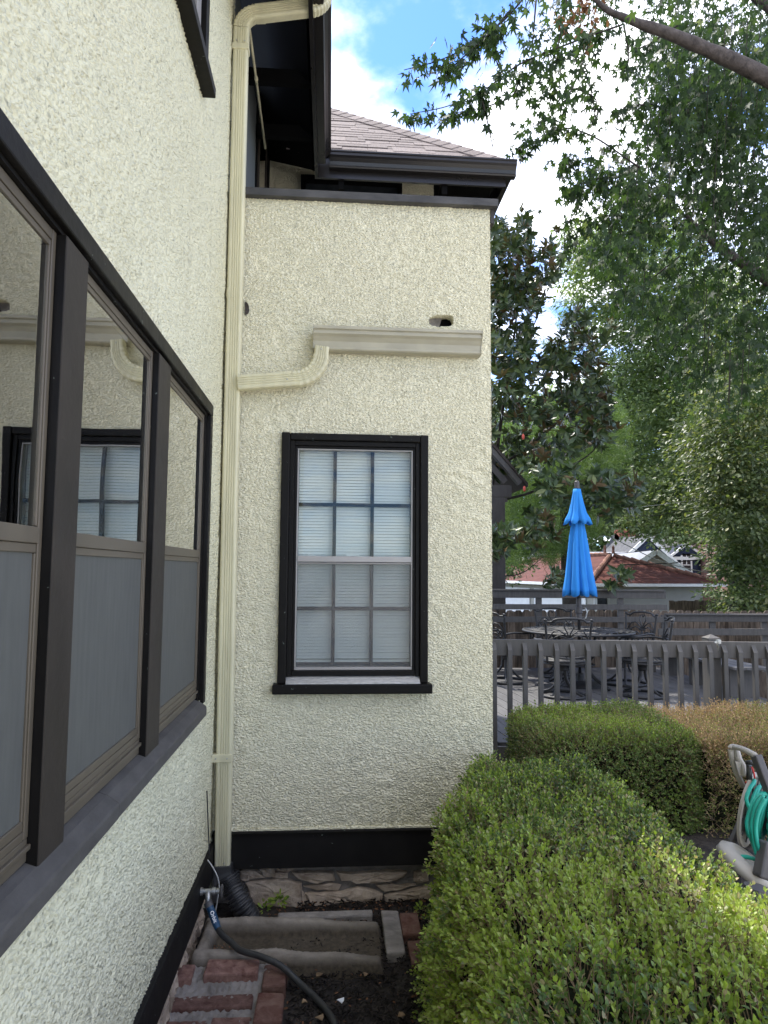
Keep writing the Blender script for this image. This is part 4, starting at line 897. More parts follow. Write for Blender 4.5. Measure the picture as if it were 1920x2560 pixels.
lm = lump(P, 31); lm2 = lump(P, 44, 17.0); kk_ = (lm2 > -1.05) | (g.uniform(0, 1, len(P)) < .3); P, N, lm, lm2 = P[kk_], N[kk_], lm[kk_], lm2[kk_]; P2 = warpn(P)+N*(lm[:, None]*.040+lump(P, 45, 2.6)[:, None]*.028+lm2[:, None]*.014)+np.array([0, 0, 1.])*(np.clip((1.9-P[:, 1])/.3, 0, 1)*np.clip((P[:, 0]-.66)/.12, 0, 1)*N[:, 2].clip(0, 1)*.045)[:, None]-N*g.uniform(.0, .085, (len(P), 1))
dead = np.clip(lump(P, 77, 6.5)*1.3-.22, 0, .85); thin = (dead > .35) & (g.uniform(0, 1, len(P)) < .45); P, P2, N, dead, lm = (a[~thin] for a in (P, P2, N, dead, lm))
C, D, Nn, sz_, t_, (sa_, sb_) = sprigs(P2, N, .050, 4, .0190, g)
deadr = np.tile(dead, 8); hi_ = np.tile(np.clip(lump(P, 5, 3.2), -1, 1), 8); own = np.tile(g.uniform(0, 1, len(P)), 8)
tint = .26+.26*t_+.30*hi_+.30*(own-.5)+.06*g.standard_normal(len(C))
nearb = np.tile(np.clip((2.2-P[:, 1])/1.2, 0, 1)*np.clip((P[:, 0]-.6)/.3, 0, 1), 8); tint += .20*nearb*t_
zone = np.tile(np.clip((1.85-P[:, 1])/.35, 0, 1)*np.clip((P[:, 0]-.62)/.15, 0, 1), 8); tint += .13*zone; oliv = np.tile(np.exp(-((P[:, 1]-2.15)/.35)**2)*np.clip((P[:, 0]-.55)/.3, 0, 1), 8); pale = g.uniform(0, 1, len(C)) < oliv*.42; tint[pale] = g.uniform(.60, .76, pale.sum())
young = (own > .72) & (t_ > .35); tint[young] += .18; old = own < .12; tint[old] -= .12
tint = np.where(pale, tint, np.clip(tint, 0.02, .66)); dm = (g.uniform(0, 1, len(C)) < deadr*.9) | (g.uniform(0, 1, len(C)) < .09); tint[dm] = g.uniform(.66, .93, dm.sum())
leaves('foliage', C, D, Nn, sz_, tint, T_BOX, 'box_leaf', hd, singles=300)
stems('twigs', sa_, sb_, .0012, 'twig_tan', hd)
# far green hedge, and the drying one beside it
h2 = thing('boxwood_hedge', 'lower green hedge in front of the deck railing, left of the browned one', 'hedge')
h3 = thing('boxwood_hedge', 'half dead brown hedge in front of the deck railing behind the hose reel', 'hedge')
idw = lambda P: P
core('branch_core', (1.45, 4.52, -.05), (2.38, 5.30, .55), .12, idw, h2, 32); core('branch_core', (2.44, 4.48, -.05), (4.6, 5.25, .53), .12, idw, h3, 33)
P, N = block_pts(11500, (1.36, 4.42, -.03), (2.46, 5.42, .625), .16, g, ('x-', 'y-', 'z+', 'x+')); P = P+N*(lump(P, 32)[:, None]*.025)-N*g.uniform(0, .07, (len(P), 1))
C, D, Nn, sz_, t_, (sa_, sb_) = sprigs(P, N, .055, 3, .0175, g)
own = np.tile(g.uniform(0, 1, len(P)), 6); top = np.tile(np.clip(N[:, 2], 0, 1), 6); tint = np.clip(.18+.15*t_+.25*(own-.5)+.18*top+.1*np.tile(lump(P, 8, 4), 6), .02, .66); dm = g.uniform(0, 1, len(C)) < .10+.2*np.tile(np.clip(lump(P, 19, 7), 0, 1), 6); tint[dm] = g.uniform(.7, .95, dm.sum())
leaves('foliage', C, D, Nn, sz_, tint, T_BOX, 'box_leaf', h2, singles=60); stems('twigs', sa_, sb_, .0013, 'twig_tan', h2)
P, N = block_pts(17000, (2.36, 4.34, -.03), (4.7, 5.40, .615), .15, g, ('y-', 'z+')); P = P+N*(lump(P, 36)[:, None]*.04)-N*g.uniform(0, .14, (len(P), 1))
hol = lump(P, 61, 5.5)-.4*np.clip((.35-P[:, 2])*3, 0, 1); k_ = (hol > -.75) | (g.uniform(0, 1, len(P)) < .35); P, N = P[k_], N[k_]
C, D, Nn, sz_, t_, (sa_, sb_) = sprigs(P, N, .07, 3, .0150, g)
gr = np.tile(np.clip(lump(P, 14, 3.0)+.9*(P[:, 0] > 3.15)*np.clip(N[:, 2], 0, 1)+.5*np.clip((2.7-P[:, 0])*2, 0, 1), -1, 1), 6)
tint = np.where(g.uniform(0, 1, len(C)) < np.clip(.42+.55*gr, .05, .95), g.uniform(0, .45, len(C)), g.uniform(.5, 1, len(C)))
k2 = g.uniform(0, 1, len(C)) < .85
leaves('foliage', C[k2], D[k2], Nn[k2], sz_[k2], tint[k2], T_BOX, 'brown_leaf', h3, singles=100); stems('twigs', sa_, sb_, .0019, 'twig_tan', h3)
# fallen maple leaves lying on the hedges
for px, py, Y, s, lab in ((1712, 1803, 5.2, .07, 'pale fallen maple leaf on the join of the green and brown hedges'), (1668, 1794, 5.3, .06, 'smaller pale maple leaf left of the one on the brown hedge'), (1422, 1822, 4.9, .05, 'pale leaf caught on the front of the far green hedge'), (1757, 2310, 1.72, .030, 'curled silvery maple leaf on the near hedge at lower right'), (1764, 1822-8, 5.1, .05, 'tan leaf lying on the brown hedge behind the reel handle')):
    c = at(px, py, Y); b = MB(); tv, tf = T_MAPLE; Dd, Bb, N_ = frames(np.array([[1, -.3, .25]]), np.array([[.1, -.8, .8]]))
    V = [c+s*(v[0]*Dd[0]+v[1]*Bb[0]+(v[2]+.25*v[1]**2)*N_[0]) for v in tv]; o = b.add(V+[v-N_[0]*.001 for v in V], [tuple(int(i) for i in f) for f in tf]+[tuple(int(i)+len(V) for i in f[::-1]) for f in tf]).build('fallen_leaf', 'garage_wall'); tag(o, lab, 'leaf')

# ================================================================== HOSE REEL CART
rc = thing('hose_reel_cart', 'beige and grey hose reel cart with teal hose, behind the near hedge', 'hose reel')
def rp_(x, y, Y): return at(1680+x*.208, 1780+y*.208, Y)
hb = [rp_(860, 900, 3.30), rp_(760, 690, 3.30), rp_(705, 450, 3.30), rp_(740, 415, 3.30), rp_(860, 450, 3.20), rp_(1000, 520, 3.12)]
b = MB(); b.tube(curve(hb[:4], 6)+curve(hb[3:], 6)[1:], .013, 12); b.build('handle', 'beige_plastic', rc, smooth=True)
b = MB(); b.tube([rp_(770, 440, 3.3), rp_(800, 560, 3.28), rp_(845, 640, 3.27), rp_(870, 760, 3.26)], .016, 10); b.add([rp_(760, 590, 3.28), rp_(870, 610, 3.28), rp_(880, 780, 3.28), rp_(810, 770, 3.28), rp_(760, 590, 3.26), rp_(870, 610, 3.26), rp_(880, 780, 3.26), rp_(810, 770, 3.26)], [(0, 1, 2, 3), (7, 6, 5, 4), (0, 4, 5, 1), (1, 5, 6, 2), (2, 6, 7, 3), (3, 7, 4, 0)]); b.build('handle_bracket', 'beige_plastic', rc)
b = MB(); b.beam(rp_(1010, 520, 3.12), rp_(1175, 960, 3.06), .034, .05, (0, 1, 0)); b.build('arm', 'grey_plastic', rc, bev=.006)
b = MB(); b.beam(rp_(1160, 1560, 3.0), rp_(1080, 2000, 2.98), .06, .06, (0, 1, 0)); b.build('arm', 'grey_plastic', rc, bev=.01)
# nozzle clipped under the handle
nz = thing('spray_nozzle', 'black and red spray nozzle clipped under the reel handle', 'nozzle')
b = MB(); b.tube([rp_(930, 820, 3.22), rp_(925, 640, 3.22)], .013, 10); b.tube([rp_(880, 610, 3.22), rp_(1000, 600, 3.2)], .010, 10); b.build('body', 'black_plastic', nz, smooth=True)
b = MB(); b.tube([rp_(960, 660, 3.2), rp_(985, 740, 3.2), rp_(1005, 850, 3.2)], .004, 8); b.tube([rp_(880, 845, 3.21), rp_(960, 850, 3.21)], .004, 8); b.build('trigger', 'red_plastic', nz, smooth=True)
# drum: flanges and hose turns about a tilted axis
ax_ = unit(np.array([.66, -.74, -.14])); ca_ = rp_(1000, 1190, 3.26); u1 = unit(np.cross(ax_, [0, 0, 1])); u2 = np.cross(u1, ax_)
def disc(c, R_, t_, name, mat, hole=.0):
    b = MB(); n_ = 40; V = []
    pr = [(R_-.012, -t_), (R_, -t_*.6), (R_, t_*.6), (R_-.012, t_), (R_*.86, t_*.55), (R_*.82, -t_*.1), (R_*.35, -t_*.1), (R_*.30, t_*.8), (.02, t_*.8), (.02, -t_), (R_*.9, -t_*.9)]
    for r_, z_ in pr:
        for j in range(n_):
            a = 2*math.pi*j/n_; V.append(c+(u1*math.cos(a)+u2*math.sin(a))*r_+ax_*z_)
    k = len(pr); b.add(V, [(i*n_+j, i*n_+(j+1) % n_, ((i+1) % k)*n_+(j+1) % n_, ((i+1) % k)*n_+j) for i in range(k) for j in range(n_)]); return b.build(name, mat, rc, smooth=True, autosmooth=True)
RD = .175
disc(ca_-ax_*.02, RD, .010, 'flange', 'beige_plastic'); disc(ca_+ax_*.135, RD*.98, -.010, 'flange', 'beige_plastic')
b = MB()
for k in range(10):
    a = k*math.pi/5; p0, p1 = ca_-ax_*.012+(u1*math.cos(a)+u2*math.sin(a))*.06, ca_-ax_*.012+(u1*math.cos(a)+u2*math.sin(a))*.15; b.beam(p0, p1, .006, .006, ax_)
b.build('flange_ribs', 'grey_plastic', rc)
b = MB(); b.tube([ca_-ax_*.01, ca_+ax_*.125], .06, 20); b.build('drum', 'grey_plastic', rc)
hose_r = bpy.data.objects.new('hose', None); link(hose_r, rc)
b = MB(); path = []
for k in range(11*24):
    a = k/24*2*math.pi; tt = k/(11*24); off = .055+.052*math.sin(tt*2*math.pi*2.2); rr = .080+.052*tt+.012*math.sin(a*1.0+tt*9); path.append(ca_+ax_*off+(u1*math.cos(a)+u2*math.sin(a))*rr)
b.tube(path, .0088, 8); b.build('hose_coil', 'teal_hose', hose_r, smooth=True)
b = MB(); b.tube(curve([rp_(960, 1210, 3.10), rp_(895, 1060, 3.12), rp_(930, 930, 3.14), rp_(985, 850, 3.18), rp_(990, 820, 3.2)], 8), .009, 10); b.tube(curve([rp_(1130, 980, 3.06), rp_(1040, 1010, 3.06), rp_(960, 1130, 3.06), rp_(900, 1330, 3.06), rp_(935, 1480, 3.05), rp_(1000, 1650, 3.04)], 8), .009, 10)
b.tube(curve([rp_(1100, 1000, 3.04), rp_(1010, 1130, 3.04), rp_(960, 1330, 3.04), rp_(975, 1500, 3.03), rp_(1015, 1720, 3.02)], 8), .009, 10); b.tube(curve([rp_(1120, 1040, 3.02), rp_(1040, 1200, 3.02), rp_(1005, 1400, 3.02), rp_(1030, 1600, 3.01), rp_(1085, 1740, 3.01)], 8), .009, 10)
b.tube(curve([rp_(770, 1745, 3.1), rp_(880, 1740, 3.08), rp_(1000, 1770, 3.05), rp_(1090, 1800, 3.02)], 8), .009, 10); b.build('hose_loop', 'teal_hose', hose_r, smooth=True)
# frame legs, wheel
b = MB(); b.beam(rp_(820, 1330, 3.34), rp_(700, 1600, 3.34), .02, .03, (0, 1, 0)); b.beam(rp_(760, 1480, 3.36), rp_(900, 1650, 3.3), .09, .02, (0, 1, 0)); b.beam(rp_(700, 1610, 3.34), rp_(1000, 1760, 3.2), .03, .05, (0, 1, 0)); b.build('frame', 'grey_plastic', rc, bev=.004)
wc = rp_(880, 1830, 3.12); b = MB(); n_ = 36; V = []; wa = unit(np.array([.5, -.25, .83])); w1 = unit(np.cross(wa, [0, 1, 0])); w2 = np.cross(w1, wa)
pr = [(.02, .03), (.09, .034), (.125, .012), (.128, -.02), (.10, -.03), (.02, -.03)]
for r_, z_ in pr: V += [wc+(w1*math.cos(2*math.pi*j/n_)+w2*math.sin(2*math.pi*j/n_))*r_+wa*z_ for j in range(n_)]
b.add(V, [(i*n_+j, i*n_+(j+1) % n_, ((i+1) % 6)*n_+(j+1) % n_, ((i+1) % 6)*n_+j) for i in range(6) for j in range(n_)]); b.build('base_cover', 'beige_plastic', rc, smooth=True)
b = MB(); b.tube([rp_(1020, 2100, 2.9), rp_(1010, 2220, 2.9)], .05, 14); b.build('leg', 'grey_plastic', rc)
for xx in (1.95, 2.25): b = MB(); b.beam((xx, 3.3, .35), (xx+.03, 3.35, .0), .03, .03); b.build('leg', 'grey_plastic', rc)
# ================================================================== DECK
dk = thing('deck', 'raised grey painted wooden deck with railings behind the hedges', 'deck')
DZ = .18
def clip(poly, n_, c):
    out = []
    for i in range(len(poly)):
        p, q_ = poly[i-1], poly[i]; dp_, dq = p[0]*n_[0]+p[1]*n_[1]-c, q_[0]*n_[0]+q_[1]*n_[1]-c
        if (dp_ <= 0) != (dq <= 0): t = dp_/(dp_-dq); out.append((p[0]+(q_[0]-p[0])*t, p[1]+(q_[1]-p[1])*t))
        if dq <= 0: out.append(q_)
    return out
dA = math.radians(5.5); dx_, dy_ = -math.sin(dA), math.cos(dA)
x = 1.0
while x < 6.3:
    w_ = .137; poly = [(x-dx_*0, 5.0), (x+w_, 5.0), (x+w_+dx_*7, 5.0+dy_*7), (x+dx_*7, 5.0+dy_*7)]
    for n_, c in (((1, 0), 5.14), ((-1, 0), -.95), ((0, -1), -6.06), ((0, 1), 10.62)):
        if poly: poly = clip(poly, n_, c)
    if len(poly) > 2:
        zt = DZ+rnd.uniform(-.0015, .0015); MB().prism(poly, 2, zt-.03, zt).build('plank', 'deck_board', dk)
    x += .1435
b = MB(); 
for xx in np.arange(1.0, 5.1, .4): b.box(xx, xx+.04, 6.1, 10.55, .0, .149)
b.build('joists', 'deck_paint', dk)
def ry(x): return 6.02-.115*(x-1.4)
rl = bpy.data.objects.new('front_railing', None); link(rl, dk)
def bar(name, xa, xb, oy0, oy1, z0, z1, mat='deck_paint', parent=rl):
    V = [(x_, ry(x_)+o_, z_) for z_ in (z0, z1) for x_, o_ in ((xa, oy0), (xb, oy0), (xb, oy1), (xa, oy1))]
    return MB().add(V, [(0, 3, 2, 1), (4, 5, 6, 7), (0, 1, 5, 4), (1, 2, 6, 5), (2, 3, 7, 6), (3, 0, 4, 7)]).build(name, mat, parent, bev=.003)
bar('top_rail', .9, 6.2, -.038, 0, .932, 1.070); bar('rim_board', .9, 6.2, -.036, 0, -.02, .165); 
pxs = [1233, 1271.6, 1309.8, 1348.9, 1389.2, 1428.7, 1468.2, 1506.4, 1545, 1583.7, 1622.7, 1660.9, 1698.2, 1736.4, 1773.7, 1810.6, 1848.4, 1885.7, 1921, 1957, 1992, 2028]
me = None
for px_ in [1156, 1195]+pxs:
    X_ = 2.0
    for _ in range(6): p = at(px_+3, 1680, ry(X_)-.06); X_ = p[0]
    if me is None:
        b = MB(); b.prism([(-.019, -.06), (-.019, .985), (.019, 1.045), (.019, -.06)], 0, -.019, .019); o = b.build('baluster', 'deck_paint', rl, bev=.002); me = o.data; first = o
    else: o = bpy.data.objects.new('baluster', me); link(o, rl); m_ = o.modifiers.new('bevel', 'BEVEL'); m_.width = .002; m_.segments = 1
    o.location = (X_, ry(X_)-.0582, 0)
for xx in (3.30, 5.9, 1.03):
    b = MB(); b.box(xx-.055, xx+.055, ry(xx)+.012, ry(xx)+.122, -.3, 1.092); c = (xx, ry(xx)+.067, 1.125); k = .060
    b.add([(xx-k, ry(xx)+.007, 1.0925), (xx+k, ry(xx)+.007, 1.0925), (xx+k, ry(xx)+.127, 1.0925), (xx-k, ry(xx)+.127, 1.0925), c], [(3, 2, 1, 0), (0, 1, 4), (1, 2, 4), (2, 3, 4), (3, 0, 4)]); b.build('post', 'deck_paint', rl, bev=.003)
# small clip-on ornament on the rail
b = MB(); p = at(1795, 1605, 5.64); b.add([p+[-.018, 0, -.015], p+[.016, 0, -.015], p+[-.001, 0, -.075], p+[-.001, -.012, -.03]], [(0, 3, 2), (3, 1, 2), (0, 1, 3), (0, 2, 1)]); b.box(p[0]-.008, p[0]+.016, p[1]-.02, p[1]+.02, p[2]-.012, p[2]+.02); b.box(p[0]-.034, p[0]-.012, p[1]-.015, p[1]+.0, p[2]-.008, p[2]+.006)
o = b.build('rail_clip', 'soil_metal'); tag(o, 'small silver pointed clip hanging on the deck top rail', 'clip')
fr_ = bpy.data.objects.new('back_railing', None); link(fr_, dk)
def bb_(n_, *d): return box(n_, 'deck_paint', fr_, *d, bev=.004)
for z0, z1 in ((1.245, 1.352), (1.068, 1.150), (.875, .960)): bb_('rail', 1.5, 5.235+ (1.2-z0)*.10, 10.56, 10.598, z0, z1)
bb_('cap_rail', 1.5, 5.20, 10.53, 10.66, 1.353, 1.378)
for z0, z1 in ((.885, .985), (.675, .78)): bb_('rail', 5.26 if z0 > .8 else 5.1, 11.5, 10.56, 10.598, z0, z1)
bb_('cap_rail', 5.24, 11.5, 10.53, 10.66, .986, 1.008)
for xx in (1.95, 3.22, 4.52, 5.22, 6.0, 6.85, 7.7, 8.6): 
    b = MB(); zt = 1.352 if xx < 5.2 else .984; b.prism([(10.599, .1), (10.64, .1), (10.64, zt), (10.599, zt)], 0, xx-.045, xx+.045); b.build('post', 'deck_paint', fr_)
bench = bpy.data.objects.new('bench', None); link(bench, dk)
for k in range(3): box('slat', 'deck_board', bench, 1.6, 5.0, 10.08+k*.145, 10.215+k*.145, .585, .618, bev=.003)
for xx in (2.2, 3.5, 4.8): box('support', 'deck_paint', bench, xx-.03, xx+.03, 10.12, 10.46, .18, .584)
for k in range(3): box('slat', 'deck_board', bench, 4.72+k*.145, 4.857+k*.145, 7.9, 9.9, .52, .552, bev=.003)
for yy_ in (8.1, 9.0, 9.8): box('support', 'deck_paint', bench, 4.76, 5.08, yy_-.03, yy_+.03, .18, .519)
# ---- wooden fence behind
fe = thing('wooden_fence', 'weathered brown picket fence standing behind the deck', 'fence')
x = 1.5; k = 0
while x < 12.5:
    t = 1.03+rnd.uniform(-.015, .015)-(.02 if x > 6 else 0); w_ = .132
    b = MB(); b.prism([(x, -.8), (x+w_, -.8), (x+w_, t-.04), (x+w_-.03, t), (x+.03, t), (x, t-.04)], 1, 11.28+rnd.uniform(-.005, .005), 11.30); b.build('picket', 'fence_wood', fe); x += w_+rnd.choice((.004, .006, .008)); k += 1
for z0 in (.0, .72): box('fence_rail', 'fence_wood', fe, 1.5, 12.5, 11.305, 11.345, z0, z0+.09)
for xx in (2.9, 4.75, 6.6, 8.9): box('fence_post', 'fence_wood', fe, xx, xx+.10, 11.18, 11.277, -.6, 1.0)
f2 = thing('wooden_fence', 'second weathered fence further back, right of the garage wall', 'fence')
for k in range(52):
    x = 9.75+k*.145; b = MB(); t = .28+rnd.uniform(-.02, .02); b.box(x, x+.135, 19.5+.10*k*.3, 19.52+.10*k*.3, -1.4, t+.55); b.build('picket', 'fence_wood', f2)
# ---- porch gable
po = thing('porch', 'dark brown timber porch gable with a post just right of the cream wall', 'porch')
for y_ in (11.5, 13.5):
    b = MB(); b.beam((1.9, y_, 4.63), (3.20, y_, 3.145), .12, .13, (0, 1, 0)); b.build('rake_board', 'deck_paint', po); b = MB(); b.beam((1.9, y_, 4.63), (.60, y_, 3.145), .12, .13, (0, 1, 0)); b.build('rake_board', 'porch', po)
box('beam', 'porch', po, .7, 3.05, 11.52, 11.62, 2.90, 3.105, bev=.005); box('gable_siding', 'porch', po, 1.0, 2.75, 11.60, 11.63, 3.106, 3.5)
b = MB(); b.beam((2.1, 11.56, 4.1), (2.95, 11.56, 3.16), .1, .05, (0, 1, 0)); b.build('brace', 'porch', po)
b = MB(); b.beam((1.9, 11.56, 2.45), (2.97, 11.56, 2.86), .07, .09, (0, 1, 0)); b.build('brace', 'porch', po)
box('post', 'porch', po, 2.58, 2.93, 11.50, 11.75, -.8, 2.899, bev=.01)
b = MB(); b.add([(1.9, 11.4, 4.72), (3.30, 11.4, 3.13), (3.30, 13.6, 3.13), (1.9, 13.6, 4.72), (1.9, 11.4, 4.66), (3.30, 11.4, 3.07), (3.30, 13.6, 3.07), (1.9, 13.6, 4.66)], [(0, 1, 2, 3), (7, 6, 5, 4), (0, 4, 5, 1), (1, 5, 6, 2), (2, 6, 7, 3)]); b.build('roof', 'shingle_dark', po)

# ================================================================== UMBRELLA, TABLE, CHAIRS
UX, UY = 3.25, 8.95
um = thing('patio_umbrella', 'closed bright blue patio umbrella standing through the deck table', 'umbrella')
def canopy(name, prof_, folds, ph, depth):
    n_ = 96; b = MB(); V = []
    for r_, z_, d in prof_:
        for j in range(n_):
            a = 2*math.pi*j/n_; f = abs(math.sin(a*folds/2+ph+z_*.3)); m_ = (1-d*(1-f**.8)*depth+.05*d*math.sin(a*folds*2+z_*5+ph*2))*(1+d*(.05*math.sin(3*a+1+z_)+.045*math.sin(5*a+z_*3)))
            dz = -.06*(f-.3)*d if abs(z_-prof_[-1][1]) < .01 else 0
            V.append((UX+r_*m_*math.cos(a), UY+r_*m_*math.sin(a), z_+dz))
    k = len(prof_); b.add(V, [(i*n_+j, i*n_+(j+1) % n_, (i+1)*n_+(j+1) % n_, (i+1)*n_+j) for i in range(k-1) for j in range(n_)])
    o = b.build(name, 'umbrella', um, smooth=True); s_ = o.modifiers.new('thick', 'SOLIDIFY'); s_.thickness = .004; return o
canopy('canopy', [(.035, 2.38, .2), (.085, 2.27, .5), (.105, 2.15, .6), (.125, 2.0, .75), (.150, 1.8, .85), (.180, 1.6, .95), (.212, 1.43, 1.0), (.222, 1.37, 1.0)], 8, .35, .42)
canopy('canopy_vent', [(.045, 2.745, .1), (.052, 2.70, .2), (.082, 2.56, .5), (.115, 2.43, .7), (.160, 2.345, .9), (.185, 2.310, 1.0)], 8, .1, .38)
b = MB(); b.lathe([(.02, 0), (.032, .01), (.032, .10), (.02, .11)], (UX, UY, 2.745), 20); b.build('finial', 'grey_plastic', um)
b = MB(); b.tube([(UX, UY, .2), (UX, UY, 2.75)], .019, 16); b.build('pole', 'cast_iron', um, smooth=True)
b = MB(); b.lathe([(.022, 0), (.036, .01), (.036, .09), (.046, .10), (.046, .17), (.036, .18), (.034, .29), (.022, .30)], (UX, UY, 1.02), 20); b.build('crank_housing', 'grey_plastic', um)
b = MB(); b.tube([(UX+.04, UY, 1.18), (UX+.085, UY-.01, 1.18), (UX+.10, UY-.02, 1.13), (UX+.085, UY-.02, 1.05), (UX+.05, UY-.02, 1.04)], .010, 8); b.build('crank_handle', 'soil_metal', um, smooth=True)
b = MB(); b.lathe([(.26, 0), (.26, .02), (.22, .05), (.05, .07), (.04, .16), (.02, .16)], (UX, UY, DZ), 32); b.build('base', 'cast_iron', um, smooth=True, autosmooth=True)
# table
TXc, TYc, TZ = 3.22, 8.92, .900
tb = thing('patio_table', 'round charcoal cast metal table under the blue umbrella', 'table')
b = MB(); R_ = .71; n_ = 64
b.lathe([(R_-.03, -.02), (R_, -.012), (R_+.004, 0), (R_-.005, .010), (R_-.05, .010), (R_-.055, -.004), (R_-.05, -.015)], (TXc, TYc, TZ-.01), n_)
for r_ in (.12, .25, .38, .52): b.tube([(TXc+r_*math.cos(t), TYc+r_*math.sin(t), TZ-.002) for t in np.linspace(0, 2*math.pi, 49)], .010, 6, caps=False)
for k in range(32):
    a = k*math.pi/16; p = []
    for t in np.linspace(.09, R_-.05, 12): p.append((TXc+t*math.cos(a+.16*math.sin(t*16)), TYc+t*math.sin(a+.16*math.sin(t*16)), TZ-.004))
    b.tube(p, .010, 5)
b.build('table_top', 'cast_iron', tb, smooth=True)
for k in range(4):
    a = k*math.pi/2+.6; p = curve([(TXc+.42*math.cos(a), TYc+.42*math.sin(a), TZ-.02), (TXc+.34*math.cos(a), TYc+.34*math.sin(a), .70), (TXc+.16*math.cos(a), TYc+.16*math.sin(a), .5), (TXc+.22*math.cos(a), TYc+.22*math.sin(a), .33), (TXc+.46*math.cos(a), TYc+.46*math.sin(a), .195)], 6)
    MB().tube(p, .022, 8).build('leg', 'cast_iron', tb, smooth=True)
b = MB(); b.tube([(TXc+.2*math.cos(t), TYc+.2*math.sin(t), .46) for t in np.linspace(0, 2*math.pi, 25)], .012, 6); b.build('brace_ring', 'cast_iron', tb, smooth=True)
# chairs (local: seat centre at origin, facing +Y, back at -Y)
def spiral(cx_, cz_, r0, r1, a0, turns, n_=22): return [(cx_+(r0+(r1-r0)*t)*math.cos(a0+turns*2*math.pi*t), cz_+(r0+(r1-r0)*t)*math.sin(a0+turns*2*math.pi*t)) for t in np.linspace(0, 1, n_)]
def bk(x_, z_): return (x_, -.235-.16*(z_-.45)-.04*(1-(x_/.26)**2), z_)
def make_chair(label):
    c = thing('patio_chair', label, 'chair', 'cast metal swivel chairs round the deck table')
    b = MB(); 
    for r_ in (.27,): b.tube([(r_*math.cos(t), r_*math.sin(t), .018) for t in np.linspace(0, 2*math.pi, 41)], .016, 8)
    b.build('base_ring', 'cast_iron', c, smooth=True)
    for k in range(4):
        a = k*math.pi/2+math.pi/4; p = curve([(.27*math.cos(a), .27*math.sin(a), .03), (.17*math.cos(a), .17*math.sin(a), .07), (.06*math.cos(a), .06*math.sin(a), .19), (.035*math.cos(a), .035*math.sin(a), .31)], 6); MB().tube(p, .015, 8).build('leg', 'cast_iron', c, smooth=True)
    b = MB(); b.lathe([(.05, .30), (.06, .32), (.05, .36), (.12, .37), (.13, .395), (.05, .40)], (0, 0, 0), 16); b.build('swivel_hub', 'cast_iron', c, smooth=True)
    b = MB(); b.tube([(.235*math.cos(t)*(1+.12*abs(math.sin(2*t))), .235*math.sin(t)*(1+.12*abs(math.sin(2*t))), .43) for t in np.linspace(0, 2*math.pi, 33)], .015, 8)
    for k in range(-5, 6): h = .21 if abs(k) < 4 else .17; b.tube([(k*.042, -h, .432), (k*.042, h, .432)], .0055, 5); b.tube([(-h, k*.042, .434), (h, k*.042, .434)], .0055, 5)
    b.tube([(.25*math.cos(t), .25*math.sin(t), .40) for t in np.linspace(0, 2*math.pi, 33)], .012, 6); b.build('seat', 'cast_iron', c, smooth=True)
    b = MB()
    for s_ in (-1, 1):
        b.tube(curve([bk(s_*.235, .42), bk(s_*.245, .60), bk(s_*.255, .78), bk(s_*.268, .905)], 5), .014, 8); b.lathe([(.004, -.016), (.017, -.012), (.021, 0), (.017, .012), (.004, .016)], bk(s_*.268, .915), 12)
    b.tube(curve([bk(-.268, .895), bk(-.20, .895), bk(-.15, .925), bk(0, .938), bk(.15, .925), bk(.20, .895), bk(.268, .895)], 6), .013, 8); b.tube(curve([bk(-.24, .50), bk(0, .475), bk(.24, .50)], 5), .012, 8)
    b.build('back_frame', 'cast_iron', c, smooth=True)
    b = MB()
    def tz(P_, r_=.0085): b.tube([bk(x_, z_) for x_, z_ in P_], r_, 6)
    for s_ in (-1, 1):
        tz([(s_*x_, z_) for x_, z_ in spiral(.09, .60, .085, .018, 0, 1.35)]); tz([(s_*x_, z_) for x_, z_ in spiral(.175, .66, .05, .015, 1.6, -1.1)])
        tz([(s_*x_, z_) for x_, z_ in [(.0, .70), (.04, .75), (.11, .80), (.17, .79), (.215, .73), (.235, .66)]]); tz([(s_*x_, z_) for x_, z_ in [(.0, .70), (.05, .72), (.11, .74), (.155, .72), (.19, .66)]])
        tz([(s_*x_, z_) for x_, z_ in [(0, .705), (.018, .77), (.055, .83), (.05, .885), (.02, .90), (0, .87)]]); tz([(s_*x_, z_) for x_, z_ in [(.02, .48), (.05, .54), (.02, .62), (0, .70)]]); tz([(s_*x_, z_) for x_, z_ in [(.21, .50), (.20, .56), (.225, .62)]])
    b.tube([bk(-.045, .705), bk(.045, .705)], .013, 8); b.build('back_scrollwork', 'cast_iron', c, smooth=True)
    for s_ in (-1, 1):
        MB().tube(curve([bk(s_*.248, .66), (s_*.285, -.15, .675), (s_*.30, .05, .66), (s_*.295, .20, .655), (s_*.285, .235, .615), (s_*.275, .215, .585)], 6), .013, 8).build('arm', 'cast_iron', c, smooth=True)
        MB().tube(curve([(s_*.24, .12, .44), (s_*.285, .17, .53), (s_*.297, .16, .65)], 5), .011, 8).build('arm_support', 'cast_iron', c, smooth=True)
    return c
def kids(o): return [c for c in bpy.data.objects if c.parent == o]
ch0 = make_chair('swivel patio chair seen from behind, directly in front of the table and umbrella')
ckids = kids(ch0)
place = [(2.78, 8.22, -.10, None), (3.90, 9.05, 1.95, 'swivel patio chair at the right edge of the table, its back toward the garage'), (3.76, 8.22, 1.25, 'rightmost swivel patio chair, seen nearly side on'), (2.36, 9.30, -1.0, 'swivel patio chair partly cut off by the cream wall'), (3.25, 9.75, 3.1, 'swivel patio chair on the far side of the table')]
